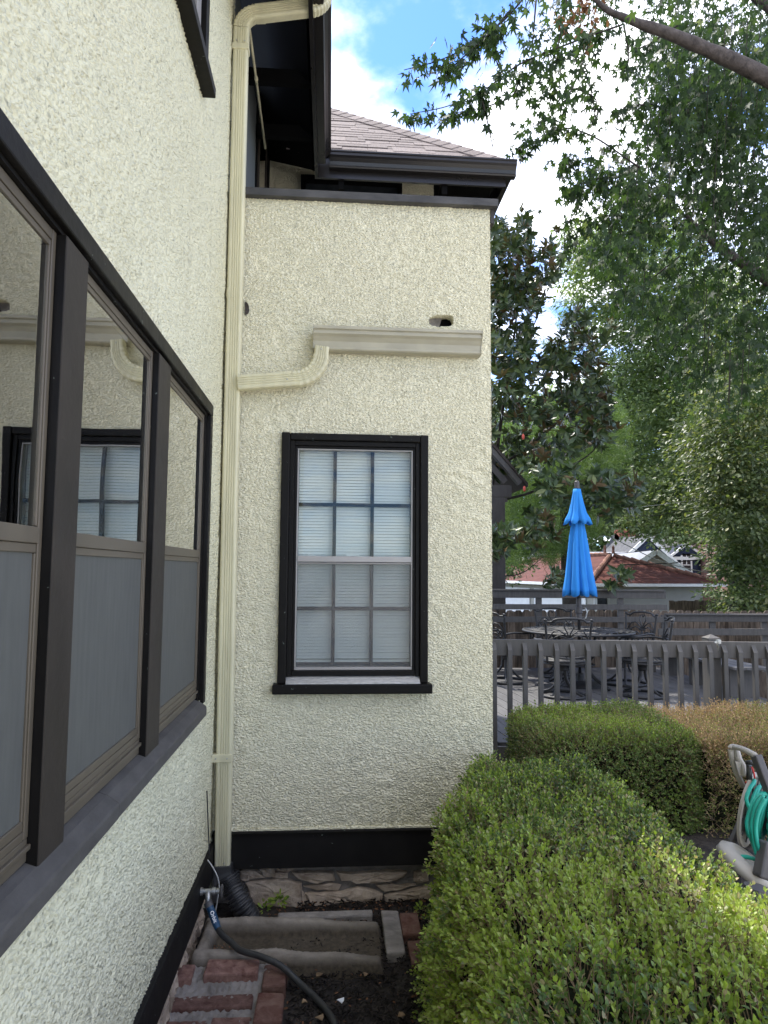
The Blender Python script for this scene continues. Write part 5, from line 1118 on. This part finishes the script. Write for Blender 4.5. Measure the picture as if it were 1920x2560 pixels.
for i, (x_, y_, rz, lab) in enumerate(place):
    if i == 0: c = ch0
    else:
        c = ch0.copy(); COL.objects.link(c); c['label'] = lab
        for kk in ckids: d_ = kk.copy(); COL.objects.link(d_); d_.parent = c
    c.location = (x_, y_, DZ); c.rotation_euler = (0, 0, rz)
# wicker panel
wk = thing('wicker_chair', 'dark brown wicker chair back standing beyond the deck at the right edge', 'chair')
b = MB()
for k in range(26): b.tube([(5.35+.9*t, 8.1-.55*t, .06+k*.026+.006*math.sin(t*60+k*3.14)) for t in np.linspace(0, 1, 40)], .0085, 5)
for k in range(20): t = (k+.5)/20; b.tube([(5.35+.9*t, 8.1-.55*t, .03), (5.35+.9*t, 8.1-.55*t, .74)], .009, 5)
b.build('woven_back', 'wicker', wk, kind='stuff'); b = MB(); b.beam((5.33, 8.11, .75), (6.27, 7.54, .75), .05, .05); b.beam((5.33, 8.11, -.4), (5.33, 8.11, .75), .05, .05, (0, 1, 0)); b.beam((6.27, 7.54, -.4), (6.27, 7.54, .75), .05, .05, (0, 1, 0)); b.build('frame', 'wicker', wk)
b = MB(); b.beam((5.33, 8.11, .30), (5.75, 8.75, .30), .05, .05); b.beam((6.27, 7.54, .30), (6.7, 8.2, .30), .05, .05); b.build('seat_frame', 'wicker', wk)

# ================================================================== BUILDINGS BEHIND
gr = thing('garage', 'light grey garage with a red tiled hip roof behind the fence', 'garage')
Cg, Rg, Lg = np.array([8.90, 23.4]), np.array([14.30, 24.6]), np.array([6.6, 33.8])
eu = unit(Rg-Cg); ev = unit(Lg-Cg); Wg, Dg = np.linalg.norm(Rg-Cg), np.linalg.norm(Lg-Cg); EZg = 1.25; ho = Wg/2; ridge_z = 2.28
def gp(u, v, z): p = Cg+eu*u+ev*v; return np.array([p[0], p[1], z])
A1, A2 = gp(ho, ho, ridge_z), gp(ho, Dg-ho, ridge_z)
e = [gp(-.05, -.05, EZg), gp(Wg+.05, -.05, EZg), gp(Wg+.05, Dg, EZg), gp(-.05, Dg, EZg)]
b = MB(); lowr = [p-[0, 0, .06] for p in e]; b.add(e+[A1, A2]+lowr, [(0, 1, 4), (1, 2, 5, 4), (2, 3, 5), (3, 0, 4, 5), (9, 8, 7, 6), (0, 6, 7, 1), (1, 7, 8, 2), (2, 8, 9, 3), (3, 9, 6, 0)]); b.build('roof', 'roof_tile', gr)
b = MB(); o_ = .45; q4 = [gp(o_, o_, -1.4), gp(Wg-o_, o_, -1.4), gp(Wg-o_, Dg-o_, -1.4), gp(o_, Dg-o_, -1.4)]; b.add(q4+[p*[1, 1, 0]+[0, 0, EZg-.07] for p in q4], [(0, 1, 5, 4), (1, 2, 6, 5), (2, 3, 7, 6), (3, 0, 4, 7)]); b.build('wall', 'garage_wall', gr)
b = MB(); b.beam(gp(-.1, -.12, EZg-.06), gp(Wg+.1, -.12, EZg-.06), .12, .10); b.beam(gp(-.12, -.1, EZg-.06), gp(-.12, Dg, EZg-.06), .12, .10); b.build('gutter', 'white_wood', gr)
b = MB(); b.beam(gp(1.05, -.1, EZg-.1), gp(1.0, .38, EZg-.35), .09, .07); b.beam(gp(1.0, .40, EZg-.35), gp(1.0, .40, -1.3), .09, .07, (0, 1, 0)); b.build('downspout', 'garage_wall', gr)
w = bpy.data.objects.new('window', None); link(w, gr)
def gpan(n_, mt, v0, v1, z0, z1, off): b = MB(); p = [gp(o_-off, v0, z0), gp(o_-off, v1, z0), gp(o_-off, v1, z1), gp(o_-off, v0, z1)]; qn = [x_+np.array([eu[0], eu[1], 0])*.03 for x_ in p]; b.add(p+qn, [(0, 1, 2, 3), (7, 6, 5, 4), (0, 4, 5, 1), (1, 5, 6, 2), (2, 6, 7, 3), (3, 7, 4, 0)]); b.build(n_, mt, w)
def fpan(n_, mt, u0, u1, z0, z1, off): b = MB(); p = [gp(u0, o_-off, z0), gp(u1, o_-off, z0), gp(u1, o_-off, z1), gp(u0, o_-off, z1)]; qn = [x_+np.array([ev[0], ev[1], 0])*.03 for x_ in p]; b.add(p+qn, [(0, 1, 2, 3), (7, 6, 5, 4), (0, 4, 5, 1), (1, 5, 6, 2), (2, 6, 7, 3), (3, 7, 4, 0)]); b.build(n_, mt, w)
fpan('frame', 'white_wood', -.02+o_, .10+o_, -.1, .92, .04); fpan('pane', 'dark_glass', .10+o_, .52+o_, -.1, .90, .03)
gpan('garage_door', 'white_wood', .9, 4.6, -1.3, .95, .05); gpan('garage_door', 'white_wood', 5.0, 8.6, -1.3, .95, .05)
rid = [(gp(-.05, -.05, EZg+.03), A1+[0, 0, .03]), (gp(Wg+.05, -.05, EZg+.03), A1+[0, 0, .03]), (A1+[0, 0, .03], A2+[0, 0, .03]), (A2+[0, 0, .03], gp(-.05, Dg, EZg+.03))]
tm = MB(); tm.tube([(0, 0, 0), (.36, 0, .02)], [.07, .095], 8); tme = bpy.data.meshes.new('ridge_tile'); tme.from_pydata(tm.v, [], tm.f); tme.update(); tme.materials.append(MAT['ridge_tile'])
for p, q_ in rid:
    L_ = np.linalg.norm(q_-p); d = (q_-p)/L_; k = int(L_/.33); rot = Vector(d).to_track_quat('X', 'Z')
    for i in range(k): o = bpy.data.objects.new('ridge_tile', tme); link(o, gr); o.matrix_local = Matrix.Translation(Vector(p+d*i*.33+[0, 0, rnd.uniform(-.012, .012)])) @ rot.to_matrix().to_4x4()
for k in (-.22, .12): MB().lathe([(.07, 0), (.05, .12), (.06, .24), (.02, .30)], A1+[k, 0, .1], 8).build('finial', 'ridge_tile', gr)

def gable_house(name, label, c, yaw, w_, d_, wall_z, ridge, wallm, roofm, trimm='white_wood', base=-1.5):
    """gable end faces local -Y; c = ground centre of that gable"""
    h = thing(name, label, 'house'); h.location = (c[0], c[1], 0); h.rotation_euler = (0, 0, yaw)
    b = MB(); b.prism([(-w_/2, base), (w_/2, base), (w_/2, wall_z), (0, ridge-.15), (-w_/2, wall_z)], 1, 0, d_); b.build('wall', wallm, h)
    sl = (ridge-wall_z)/(w_/2); ov = .35
    for s_ in (-1, 1):
        b = MB(); b.prism([(0, ridge), (s_*(w_/2+ov), wall_z-sl*ov+.0), (s_*(w_/2+ov), wall_z-sl*ov-.14), (0, ridge-.14)], 1, -.3, d_+.3); b.build('roof', roofm, h)
        b = MB(); b.beam((0, -.33, ridge-.10), (s_*(w_/2+ov), -.33, wall_z-sl*ov-.10), .06, .30, (0, 0, 1)); b.build('rake_trim', trimm, h)
    return h
def wnd(h, x_, z_, w_, hh, y_=-.03, side=False):
    w = bpy.data.objects.new('window', None); link(w, h)
    if side: d = lambda a, b_, c_, e_, f_, g_: (y_+c_, y_+e_, x_+a, x_+b_, f_, g_)
    else: d = lambda a, b_, c_, e_, f_, g_: (x_+a, x_+b_, y_+c_, y_+e_, f_, g_)
    t = .11; box('frame', 'white_wood', w, *d(-w_/2-t, -w_/2, -.05, .05, z_-t, z_+hh+t)); box('frame', 'white_wood', w, *d(w_/2, w_/2+t, -.05, .05, z_-t, z_+hh+t)); box('frame', 'white_wood', w, *d(-w_/2, w_/2, -.05, .05, z_+hh, z_+hh+t)); box('sill', 'white_wood', w, *d(-w_/2, w_/2, -.05, .05, z_-t, z_))
    box('sash_bar', 'white_wood', w, *d(-w_/2, w_/2, -.045, .02, z_+hh*.48, z_+hh*.52)); box('sash_bar', 'white_wood', w, *d(-.02, .02, -.044, .02, z_+hh*.5, z_+hh)); box('pane', 'dark_glass', w, *d(-w_/2, w_/2, -.02, .03, z_, z_+hh))
bh = gable_house('outbuilding', 'beige gabled outbuilding with a pale grey roof behind the red tiled garage', (19.2, 40.0), -.18, 4.6, 9, 1.35, 2.95, 'beige_siding', 'roof_light')
for k in range(5): box('clapboard_line', 'grey_siding', bh, -1.6+k*.3, 1.6-k*.3, -.012, .0, 1.3+k*.28, 1.325+k*.28)
b = MB(); b.box(-6.0, -.2, 6.0, 10.0, -1.4, 1.9); b.build('wing_wall', 'beige_siding', bh)
b = MB(); b.prism([(2.9, 1.95), (6.5, 3.0), (10.5, 1.95)], 0, -7.0, -.1); b.build('wing_roof', 'roof_light', bh)
nh = thing('navy_house', 'navy blue house with dark grey roof, white trimmed dormer and brick chimney', 'house')
nx, ny = 22.9, 50.0
b = MB(); b.box(nx-1.5, nx+9, ny, ny+8, -1.5, 2.75); b.build('wall', 'navy', nh)
b = MB(); b.prism([(ny-.4, 2.7), (ny+4.0, 4.75), (ny+8.4, 2.7)], 0, nx-.2, nx+9.3); b.build('roof', 'roof_grey', nh)
b = MB(); b.prism([(nx-2.0, 2.3), (nx+2.1, 2.3), (nx, 4.15)], 1, ny-1.2, ny+4); b.build('gable', 'navy', nh)
for s_ in (-1, 1):
    b = MB(); b.beam((nx, ny-1.3, 4.22), (nx+s_*2.3, ny-1.3, 2.15), .12, .22); b.build('rake_trim', 'white_wood', nh)
    b = MB(); b.prism([(nx, 4.32), (nx+s_*2.35, 2.15), (nx+s_*2.35, 2.05), (nx, 4.22)], 1, ny-1.35, ny+4.1); b.build('roof', 'roof_grey', nh)
box('fascia', 'white_wood', nh, nx+1.2, nx+9.3, ny-.48, ny-.40, 2.55, 2.78)
b = MB(); b.box(26.2-.85, 26.2+.85, ny-.35, ny+3, .5, 3.0); b.prism([(26.2-1.1, 2.9), (26.2+1.1, 2.9), (26.2, 3.72)], 1, ny-.45, ny+3); b.build('dormer', 'navy', nh)
for s_ in (-1, 1): b = MB(); b.beam((26.2, ny-.55, 3.74), (26.2+s_*1.25, ny-.55, 2.82), .1, .16); b.build('rake_trim', 'white_wood', nh)
wnd(nh, 26.2, 1.45, .62, 1.45, ny-.4); wnd(nh, 28.6, .6, .6, 1.1, ny-.05); wnd(nh, 23.6, 1.2, .6, 1.1, ny-.05)
wnd(nh, 30.5, -.6, .9, 1.1, ny-.05)
ch = bpy.data.objects.new('chimney', None); link(ch, nh); box('stack', 'red_brick_far', ch, 22.7, 24.2, ny+3.2, ny+4.2, 3.2, 5.0); b = MB(); b.lathe([(.2, 0), (.16, .4), (.22, .45)], (23.1, ny+3.7, 5.0), 10); b.build('chimney_pot', 'red_brick_far', ch)
ph = thing('pink_house', 'pink brick house with white windows glimpsed through the trees at the right edge', 'house')
b = MB(); b.box(27.5, 36, 45, 54, -1.5, 5.6); b.build('wall', 'pink_brick', ph); b = MB(); b.prism([(44.5, 5.5), (49.5, 8), (54.5, 5.5)], 0, 27, 36.5); b.build('roof', 'roof_grey', ph)
wnd(ph, 29.3, -.9, .9, 1.4, 44.95); wnd(ph, 27.0+.9, -.9, .5, 1.4, 44.95); wnd(ph, 30.8, 3.0, .9, 1.4, 44.95)
wh = gable_house('white_building', 'low white building seen over the back fence left of the garage', (6.5, 44), .2, 9, 9, 1.0, 1.9, 'white_wood', 'roof_light')
# parked car glimpsed between the rails
car = thing('parked_car', 'blue parked car glimpsed between the deck rails at far left', 'car'); car.location = (8.6, 31.5, -1.25)
b = MB(); b.prism([(-2.2, .35), (2.2, .35), (2.25, .75), (2.1, .95), (1.1, 1.05), (.5, 1.55), (-1.3, 1.58), (-2.0, 1.08), (-2.25, .9)], 1, -.85, .85); b.build('body', 'car_blue', car, bev=.06)
b = MB(); b.prism([(-1.75, 1.10), (-1.25, 1.50), (.42, 1.48), (.92, 1.10)], 1, -.865, .865); b.build('window', 'dark_glass', car)
for xx in (-1.4, 1.4):
    for yy_ in (-.82, .82): w = MB().lathe([(.2, -.1), (.33, -.1), (.33, .1), (.2, .1)], (xx, yy_, .33), 20, 'y').build('wheel', 'tyre', car); MB().lathe([(.02, -.11), (.19, -.11), (.19, .11), (.02, .11)], (xx, yy_, .33), 12, 'y').build('rim', 'silver', w)
# overhead service wires
for i, (pts_, r_, mt, lab) in enumerate([([at(1480, 1380-20, 18), at(1518, 1341, 18), at(1640, 1398, 18), at(1760, 1430, 18), at(1860, 1440, 18)], .012, 'cable', 'pale service wire sloping down across the navy house'), ([at(1480, 1276, 17), at(1560, 1272, 17), at(1765, 1245, 17), at(1960, 1200, 17)], .010, 'cable', 'pale overhead wire crossing the trees above the roofs'),
      ([at(1200, 1396, 19), at(1560, 1382, 19), at(1735, 1360, 19), at(1960, 1335, 19)], .010, 'cable_dark', 'dark overhead wire crossing in front of the grey roofs'), ([at(1560, 1412, 20), at(1680, 1408, 20), at(1720, 1402, 20), at(1960, 1380, 20)], .016, 'cable_dark', 'thicker black wire just above the garage ridge'), ([at(1200, 1285, 18), at(1600, 1290, 18), at(1700, 1280, 18), at(1960, 1260, 18)], .009, 'cable_dark', 'thin dark wire below the pale overhead wire')]):
    o = MB().tube(curve(pts_, 8), r_, 6).build('service_wire', mt); tag(o, lab, 'wire')
# ================================================================== TREES
def trunk(name, pts_, rad_, mat, parent, n_=12):
    cp_ = curve(pts_, 6); rr = np.interp(np.linspace(0, 1, len(cp_)), np.linspace(0, 1, len(rad_)), rad_)*(1+.05*rng.standard_normal(len(cp_))); return MB().tube(cp_, list(rr), n_).build(name, mat, parent, smooth=True)
g = np.random.default_rng(99)
def clump_tree(parent, polys, Yr, nclump, per, crad, lsize, mat, tpl=T_SIMPLE, seed=1, bright=0.0, singles=0, flat=.42):
    g = np.random.default_rng(seed); cs = np.vstack([fill(p, int(nclump*f), Yr[0], Yr[1], g) for p, f in polys]); cr = crad*g.uniform(.6, 1.3, len(cs)); own = g.uniform(-.28, .28, len(cs))
    n_ = len(cs)*per; idx = np.repeat(np.arange(len(cs)), per); dr = rdir(n_, g); rad_ = g.uniform(.35, 1, n_)**.6
    C = cs[idx]+dr*(cr[idx]*rad_)[:, None]*[1.3, 1.3, flat]-np.outer((cr[idx]*rad_)**2*.28/crad, [0, 0, 1])
    D = unit(dr*[1, 1, .1]+rdir(n_, g)*.7+[0, 0, -.35]); N = unit(dr*.4+rdir(n_, g)*.55+[0, -.25, .9])
    tint = np.clip(.42+bright+own[idx]+.16*g.standard_normal(n_), 0, 1)
    o = leaves('crown', C, D, N, lsize*g.uniform(.7, 1.25, n_), tint, tpl, mat, parent, singles=singles); return cs
# far wood behind everything
fw_ = thing('far_trees', 'distant wall of green trees closing the view behind the houses', 'trees'); fw_['kind'] = 'stuff'
clump_tree(fw_, [([(1180, 1000), (2000, 900), (2000, 1480), (1180, 1480)], 1.0)], (62, 74), 900, 48, 2.2, .75, 'far_leaf', T_QUAD, 71, .1)
# big broadleaf trees
T1 = thing('broadleaf_tree', 'tall light green broadleaf tree filling the middle right behind the maple', 'tree')
clump_tree(T1, [([(1430, 560), (1560, 480), (1700, 560), (1840, 700), (1900, 1020), (1880, 1300), (1760, 1310), (1560, 1290), (1520, 1330), (1440, 1180), (1490, 1000), (1520, 860), (1430, 760)], 1.0)], (21.5, 29), 620, 120, .80, .17, 'far_leaf', T_SIMPLE, 72, .10)
trunk('trunk', [(17.5, 25, -1.4), (17.0, 25, 3), (16, 25, 7), (14.5, 25, 12)], [.45, .38, .28, .12], 'bark_dark', T1); trunk('limb', [(17, 25, 4), (14.5, 24.5, 6.2), (12.5, 24, 6.6)], [.18, .12, .05], 'bark_dark', T1)
T2 = thing('broadleaf_tree', 'dark green tree at the right with yellowing leaves, hanging before the pink house', 'tree')
clump_tree(T2, [([(1850, 940), (1960, 850), (1980, 1520), (1860, 1500), (1880, 1450), (1850, 1390), (1820, 1200)], .8), ([(1740, 1050), (1850, 950), (1850, 1330), (1790, 1300)], .2)], (14.5, 21), 480, 95, .66, .125, 'warm_leaf', T_SIMPLE, 73, .08)
clump_tree(T2, [([(1810, 640), (1960, 560), (1960, 950), (1790, 980)], 1.0)], (15, 21), 90, 50, .8, .12, 'warm_leaf', T_SIMPLE, 175, .12)
clump_tree(T2, [([(1660, 1180), (1760, 1000), (1800, 900), (1860, 1000), (1800, 1300), (1730, 1290)], 1.0)], (15, 20), 80, 45, .8, .12, 'warm_leaf', T_SIMPLE, 174, .1)
clump_tree(T2, [([(1780, 1320), (1860, 1300), (1860, 1420), (1820, 1500), (1800, 1450)], 1.0)], (15, 17), 24, 120, .42, .11, 'far_leaf', T_SIMPLE, 74, 0)
trunk('trunk', [at(1845, 1560, 18), at(1850, 1400, 18), at(1900, 1200, 18), at(1960, 900, 18)], [.24, .20, .16, .1], 'bark_dark', T2)
for a_ in ([(1920, 1360), (1830, 1375), (1790, 1400)], [(1920, 1450), (1880, 1470), (1830, 1500)], [(1960, 1420), (1870, 1455), (1850, 1490)], [(1760, 1040), (1850, 1090), (1960, 1120)], [(1790, 980), (1830, 1060), (1900, 1200)]):
    trunk('limb', [at(x_, y_, 16.5) for x_, y_ in a_], [.05, .035, .015], 'bark_dark', T2, 6)
T3 = thing('broadleaf_tree', 'far broadleaf tree with sky gaps rising above the garage roof', 'tree')
clump_tree(T3, [([(1380, 1050), (1500, 1080), (1560, 1200), (1900, 1150), (1900, 1340), (1690, 1345), (1570, 1310), (1420, 1330)], 1.0)], (34, 40), 330, 95, 1.15, .24, 'far_leaf', T_QUAD, 75, .18)
trunk('trunk', [(23.5, 38, -1.4), (23, 38, 3), (22, 38, 8)], [.4, .3, .2], 'bark_dark', T3)
# pine
Pn = thing('pine_tree', 'soft bright green pine behind the magnolia and umbrella', 'tree')
gp_ = np.random.default_rng(81)
cs = np.vstack([fill([(1228, 1080), (1420, 960), (1560, 1010), (1560, 1150), (1500, 1330), (1420, 1400), (1228, 1420)], 1050, 15, 19, gp_), fill([(1370, 800), (1400, 700), (1440, 800), (1450, 900), (1330, 900)], 26, 16, 18, gp_)])
per = 62; idx = np.repeat(np.arange(len(cs)), per); n_ = len(idx); br = unit(rdir(len(cs), gp_)*[1, 1, .35]); D = unit(br[idx]*.5+rdir(n_, gp_)*[.8, .8, .7]); C = cs[idx]+br[idx]*gp_.uniform(-.28, .28, (n_, 1))+rdir(n_, gp_)*.05
leaves('crown', C, D, rdir(n_, gp_), gp_.uniform(.12, .22, n_), np.clip(.5+.25*gp_.standard_normal(n_)+.2*lump(C, 3, 1.2), 0, 1), T_NEEDLE, 'pine_leaf', Pn)
trunk('trunk', [(6.0, 17, -1.4), (5.9, 17, 3), (5.8, 17, 5.6)], [.22, .17, .06], 'bark_dark', Pn)
# low shrubs left, beyond the deck
Sh = thing('evergreen_shrub', 'dark low evergreen at the left beyond the porch post', 'shrub')
clump_tree(Sh, [([(1228, 1370), (1320, 1350), (1300, 1420), (1228, 1440)], 1.0)], (19, 22), 24, 90, .5, .12, 'far_leaf', T_SIMPLE, 76, -.05)
vn = thing('fence_vine', 'vine with small leaves spilling over the fence at the right', 'vine')
clump_tree(vn, [([(1780, 1500), (1930, 1490), (1930, 1535), (1790, 1530)], 1.0)], (17.5, 19), 30, 80, .3, .09, 'warm_leaf', T_SIMPLE, 77, -.1)
# ---- magnolia
Mg = thing('magnolia_tree', 'glossy dark magnolia with brown backed leaves right of the cream wall', 'tree')
gm = np.random.default_rng(91)
mp = [([(1215, 600), (1240, 560), (1330, 620), (1350, 780), (1330, 880), (1300, 950), (1215, 980)], 360), ([(1215, 540), (1260, 530), (1270, 620), (1215, 660)], 22), ([(1285, 520), (1340, 545), (1330, 640), (1290, 640)], 18), ([(1370, 560), (1395, 560), (1400, 680), (1355, 720)], 20), ([(1215, 950), (1330, 900), (1400, 820), (1440, 770), (1475, 800), (1500, 900), (1530, 1010), (1520, 1090), (1430, 1140), (1330, 1180), (1215, 1200)], 470), ([(1480, 960), (1540, 980), (1550, 1080), (1490, 1130)], 26), ([(1340, 640), (1385, 600), (1390, 700), (1350, 760)], 22),
      ([(1260, 1180), (1400, 1170), (1600, 1190), (1590, 1270), (1520, 1300), (1430, 1270), (1300, 1260)], 110), ([(1215, 1270), (1300, 1260), (1410, 1320), (1385, 1365), (1300, 1385), (1215, 1400)], 95), ([(1355, 1430), (1410, 1430), (1400, 1490), (1360, 1480)], 8), ([(1520, 1420), (1590, 1430), (1560, 1470), (1510, 1475)], 8), ([(1370, 1480), (1560, 1490), (1530, 1510), (1400, 1510)], 9), ([(1490, 860), (1540, 800), (1530, 870)], 6)]
rc_ = np.vstack([fill(p, n__, 10.9 if i < 7 else 9.9, 13.2 if i < 7 else 11.0, gm) for i, (p, n__) in enumerate(mp)])
bad = (rc_[:, 1] < 11.35) & (rc_[:, 0] > 0) & (rc_[:, 2] < 1.36); rc_[bad] = at(1440, 1450, 11.5)+gm.uniform(-.3, .3, (bad.sum(), 3))*[1.8, .1, .2]
gd = (rc_[:, 0] < 3.12) & (rc_[:, 2] > 2.3) & (rc_[:, 2] < 3.95) & (rc_[:, 1] < 11.7); rc_ = rc_[~gd]; nl = 9; n_ = len(rc_)*nl; idx = np.repeat(np.arange(len(rc_)), nl); tipd = unit(rdir(len(rc_), gm)*.75+[0, -.62, .35]); t1 = unit(np.cross(tipd, rdir(len(rc_), gm))); t2 = np.cross(tipd, t1)
ang = np.tile(np.arange(nl)*2.4, len(rc_))+gm.uniform(-.3, .3, n_); lift = gm.uniform(.15, 1.1, n_); rad_ = t1[idx]*np.cos(ang)[:, None]+t2[idx]*np.sin(ang)[:, None]
D = unit(rad_+tipd[idx]*lift[:, None]+[0, 0, -.1]); Nn = unit(tipd[idx]*1.0-rad_*lift[:, None]); C = rc_[idx]+tipd[idx]*gm.uniform(-.05, .05, (n_, 1))
leaves('crown', C, D, Nn, gm.uniform(.13, .20, n_), np.clip(.45+.3*gm.standard_normal(n_), 0, 1), T_MAG, 'magnolia_leaf', Mg, singles=300)
for a_, r_ in (([(1205, 1400), (1260, 1000), (1290, 800), (1300, 620)], .035), ([(1205, 1190), (1330, 1110), (1450, 990), (1480, 860)], .028), ([(1205, 1260), (1330, 1230), (1400, 1180), (1480, 1130), (1530, 1050)], .026), ([(1205, 1350), (1300, 1330), (1330, 1300), (1420, 1255), (1560, 1240)], .022), ([(1200, 1430), (1260, 1440), (1310, 1430), (1360, 1390)], .018), ([(1230, 900), (1260, 760), (1310, 620), (1315, 560)], .018), ([(1300, 900), (1360, 740), (1380, 600)], .014)):
    trunk('limb', [at(x_, y_, 12.0) for x_, y_ in a_], [r_, r_*.8, r_*.5, r_*.25], 'bark_dark', Mg, 7)
trunk('trunk', [(2.35, 12.3, -1.2), (2.45, 12.3, 1.5), (2.55, 12.2, 4), (2.8, 12.0, 7)], [.16, .13, .10, .04], 'bark_dark', Mg)
for px, py in ((1311, 1222), (1308, 1092)): MB().lathe([(.008, -.045), (.022, -.025), (.023, .02), (.008, .045)], at(px, py, 10.8), 10).build('seed_cone', 'flower_red', Mg, smooth=True)
# ---- silver maple overhead
Mp = thing('maple_tree', 'silver maple with a thick grey limb hanging down over the upper right corner', 'tree')
trunk('limb', [at(1380, -170, 7.0), at(1490, 0, 7.2), at(1575, 50, 7.3), at(1700, 95, 7.4), at(1920, 195, 7.6), at(2150, 330, 7.8)], [.015, .026, .045, .072, .094, .12], 'bark', Mp, 18)
trunk('limb', [at(1715, 540, 9.5), at(1800, 620, 9.5), at(1920, 700, 9.5), at(2100, 830, 9.6)], [.03, .06, .09, .11], 'bark', Mp, 12); trunk('limb', [at(1850, -40, 8.5), at(1960, 50, 8.5), at(2100, 200, 8.5)], [.06, .08, .1], 'bark', Mp, 10)
trunk('trunk', [(8.3, 8.5, -1.0), (8.2, 8.5, 3), (7.8, 8.2, 6), (7.5, 8.0, 9)], [.5, .42, .36, .2], 'bark', Mp)
ga = np.random.default_rng(95)
tw = [ # pixel polylines with distance; droop strings of leaves
 ([(1330, -30), (1260, 50), (1180, 110), (1100, 150), (1010, 175)], 7.0, 120, .20), ([(1240, 70), (1150, 150), (1110, 190)], 7.0, 45, .12), ([(1280, 20), (1200, 110), (1140, 120)], 7.1, 40, .12), ([(1180, 60), (1235, 90), (1240, 150), (1260, 190)], 7.2, 30, .08),
 ([(1560, 60), (1420, 110), (1300, 160), (1210, 225), (1120, 265), (1025, 285)], 7.2, 190, .17), ([(1200, 230), (1215, 290), (1235, 380)], 7.2, 26, .05), ([(1300, 180), (1280, 240), (1200, 270), (1120, 285)], 7.3, 60, .12),
 ([(1420, -20), (1400, 90), (1380, 180), (1400, 250)], 7.6, 150, .28), ([(1340, 0), (1330, 120), (1320, 200)], 7.6, 60, .2), ([(1480, 80), (1440, 200), (1390, 280), (1310, 330)], 7.8, 120, .22),
 ([(1600, 420), (1480, 340), (1390, 320), (1330, 360), (1290, 385)], 8.0, 110, .12), ([(1440, 220), (1490, 250), (1480, 310), (1500, 270)], 8.0, 22, .06), ([(1560, 60), (1570, 160), (1520, 180)], 7.8, 34, .12), ([(1430, 130), (1470, 200), (1490, 300)], 8, 26, .08),
 ([(1640, 500), (1520, 430), (1430, 400), (1405, 390)], 8.6, 120, .2), ([(1560, 440), (1480, 450), (1410, 480)], 8.6, 60, .15), ([(1620, 560), (1500, 540), (1420, 600)], 9, 90, .2), ([(1500, 440), (1420, 560), (1410, 640)], 9, 60, .14), ([(1640, 260), (1560, 270), (1540, 320)], 8.4, 60, .15),
 ([(1700, 640), (1600, 720), (1520, 780)], 9.5, 60, .22), ([(1700, 60), (1600, 120), (1560, 100)], 7.9, 60, .2)]
Cs, Ss_, dead_ = [], [], []
for pl, Y_, n__, sp_ in tw:
    cv = np.array(curve([at(x_, y_, Y_) for x_, y_ in pl], 10)); trunk('twig', [at(x_, y_, Y_) for x_, y_ in pl], [.012, .004], 'bark_dark', Mp, 5)
    k_ = ga.integers(0, len(cv), n__); j = ga.standard_normal((n__, 3))*sp_*.55; j[:, 2] = -np.abs(j[:, 2])*.9+.02; Cs.append(cv[k_]+j)
dense = [([(1560, -30), (1960, -30), (1960, 700), (1900, 1000), (1760, 1000), (1650, 880), (1560, 760), (1480, 640), (1520, 480), (1600, 420), (1600, 200)], 5200), ([(1620, 60), (1960, 60), (1960, 620), (1600, 620)], 4400), ([(1440, 420), (1600, 360), (1620, 700), (1500, 720), (1420, 560)], 560), ([(1380, -30), (1560, -30), (1480, 120), (1400, 60)], 170), ([(1600, 700), (1960, 660), (1960, 1030), (1750, 1020)], 500)]
for pl, n__ in dense:
    nc = max(8, n__//16); cc_ = fill(pl, nc, 7.8, 12.0, ga); kk = ga.integers(0, nc, n__); j = ga.standard_normal((n__, 3))*.17; j[:, 2] = j[:, 2]*.85-.05; Cs.append(cc_[kk]+j)
    cc_ = cc_[::2]; stems('twigs', cc_+[0.05, 0, .35], cc_-[0, 0, .3], .006, 'bark_dark', Mp)
C = np.vstack(Cs); n_ = len(C); D = unit(rdir(n_, ga)*[.6, .6, .4]+[-.1, 0, -.85]); Nn = unit(rdir(n_, ga)*.9+[0, -.2, .35])
leaves('crown', C, D, Nn, ga.uniform(.085, .145, n_), np.clip(.45+.2*ga.standard_normal(n_), 0, .92)+(ga.uniform(0, 1, n_) > .975)*.3, T_MAPLE, 'maple_leaf', Mp, singles=300)
dl = np.vstack([at(x_, y_, 7.5)+ga.standard_normal((k_, 3))*.055 for x_, y_, k_ in ((1415, 50, 14), (1440, 45, 14), (1465, 20, 18), (1480, 5, 14), (1490, 75, 14), (1460, 90, 9), (1450, 5, 10))])
leaves('dead_leaves', dl, unit(rdir(len(dl), ga)+[0, 0, -.8]), rdir(len(dl), ga), ga.uniform(.06, .10, len(dl)), ga.uniform(0, 1, len(dl)), T_SIMPLE, 'dead_leaf', Mp)
bpy.context.view_layer.update()
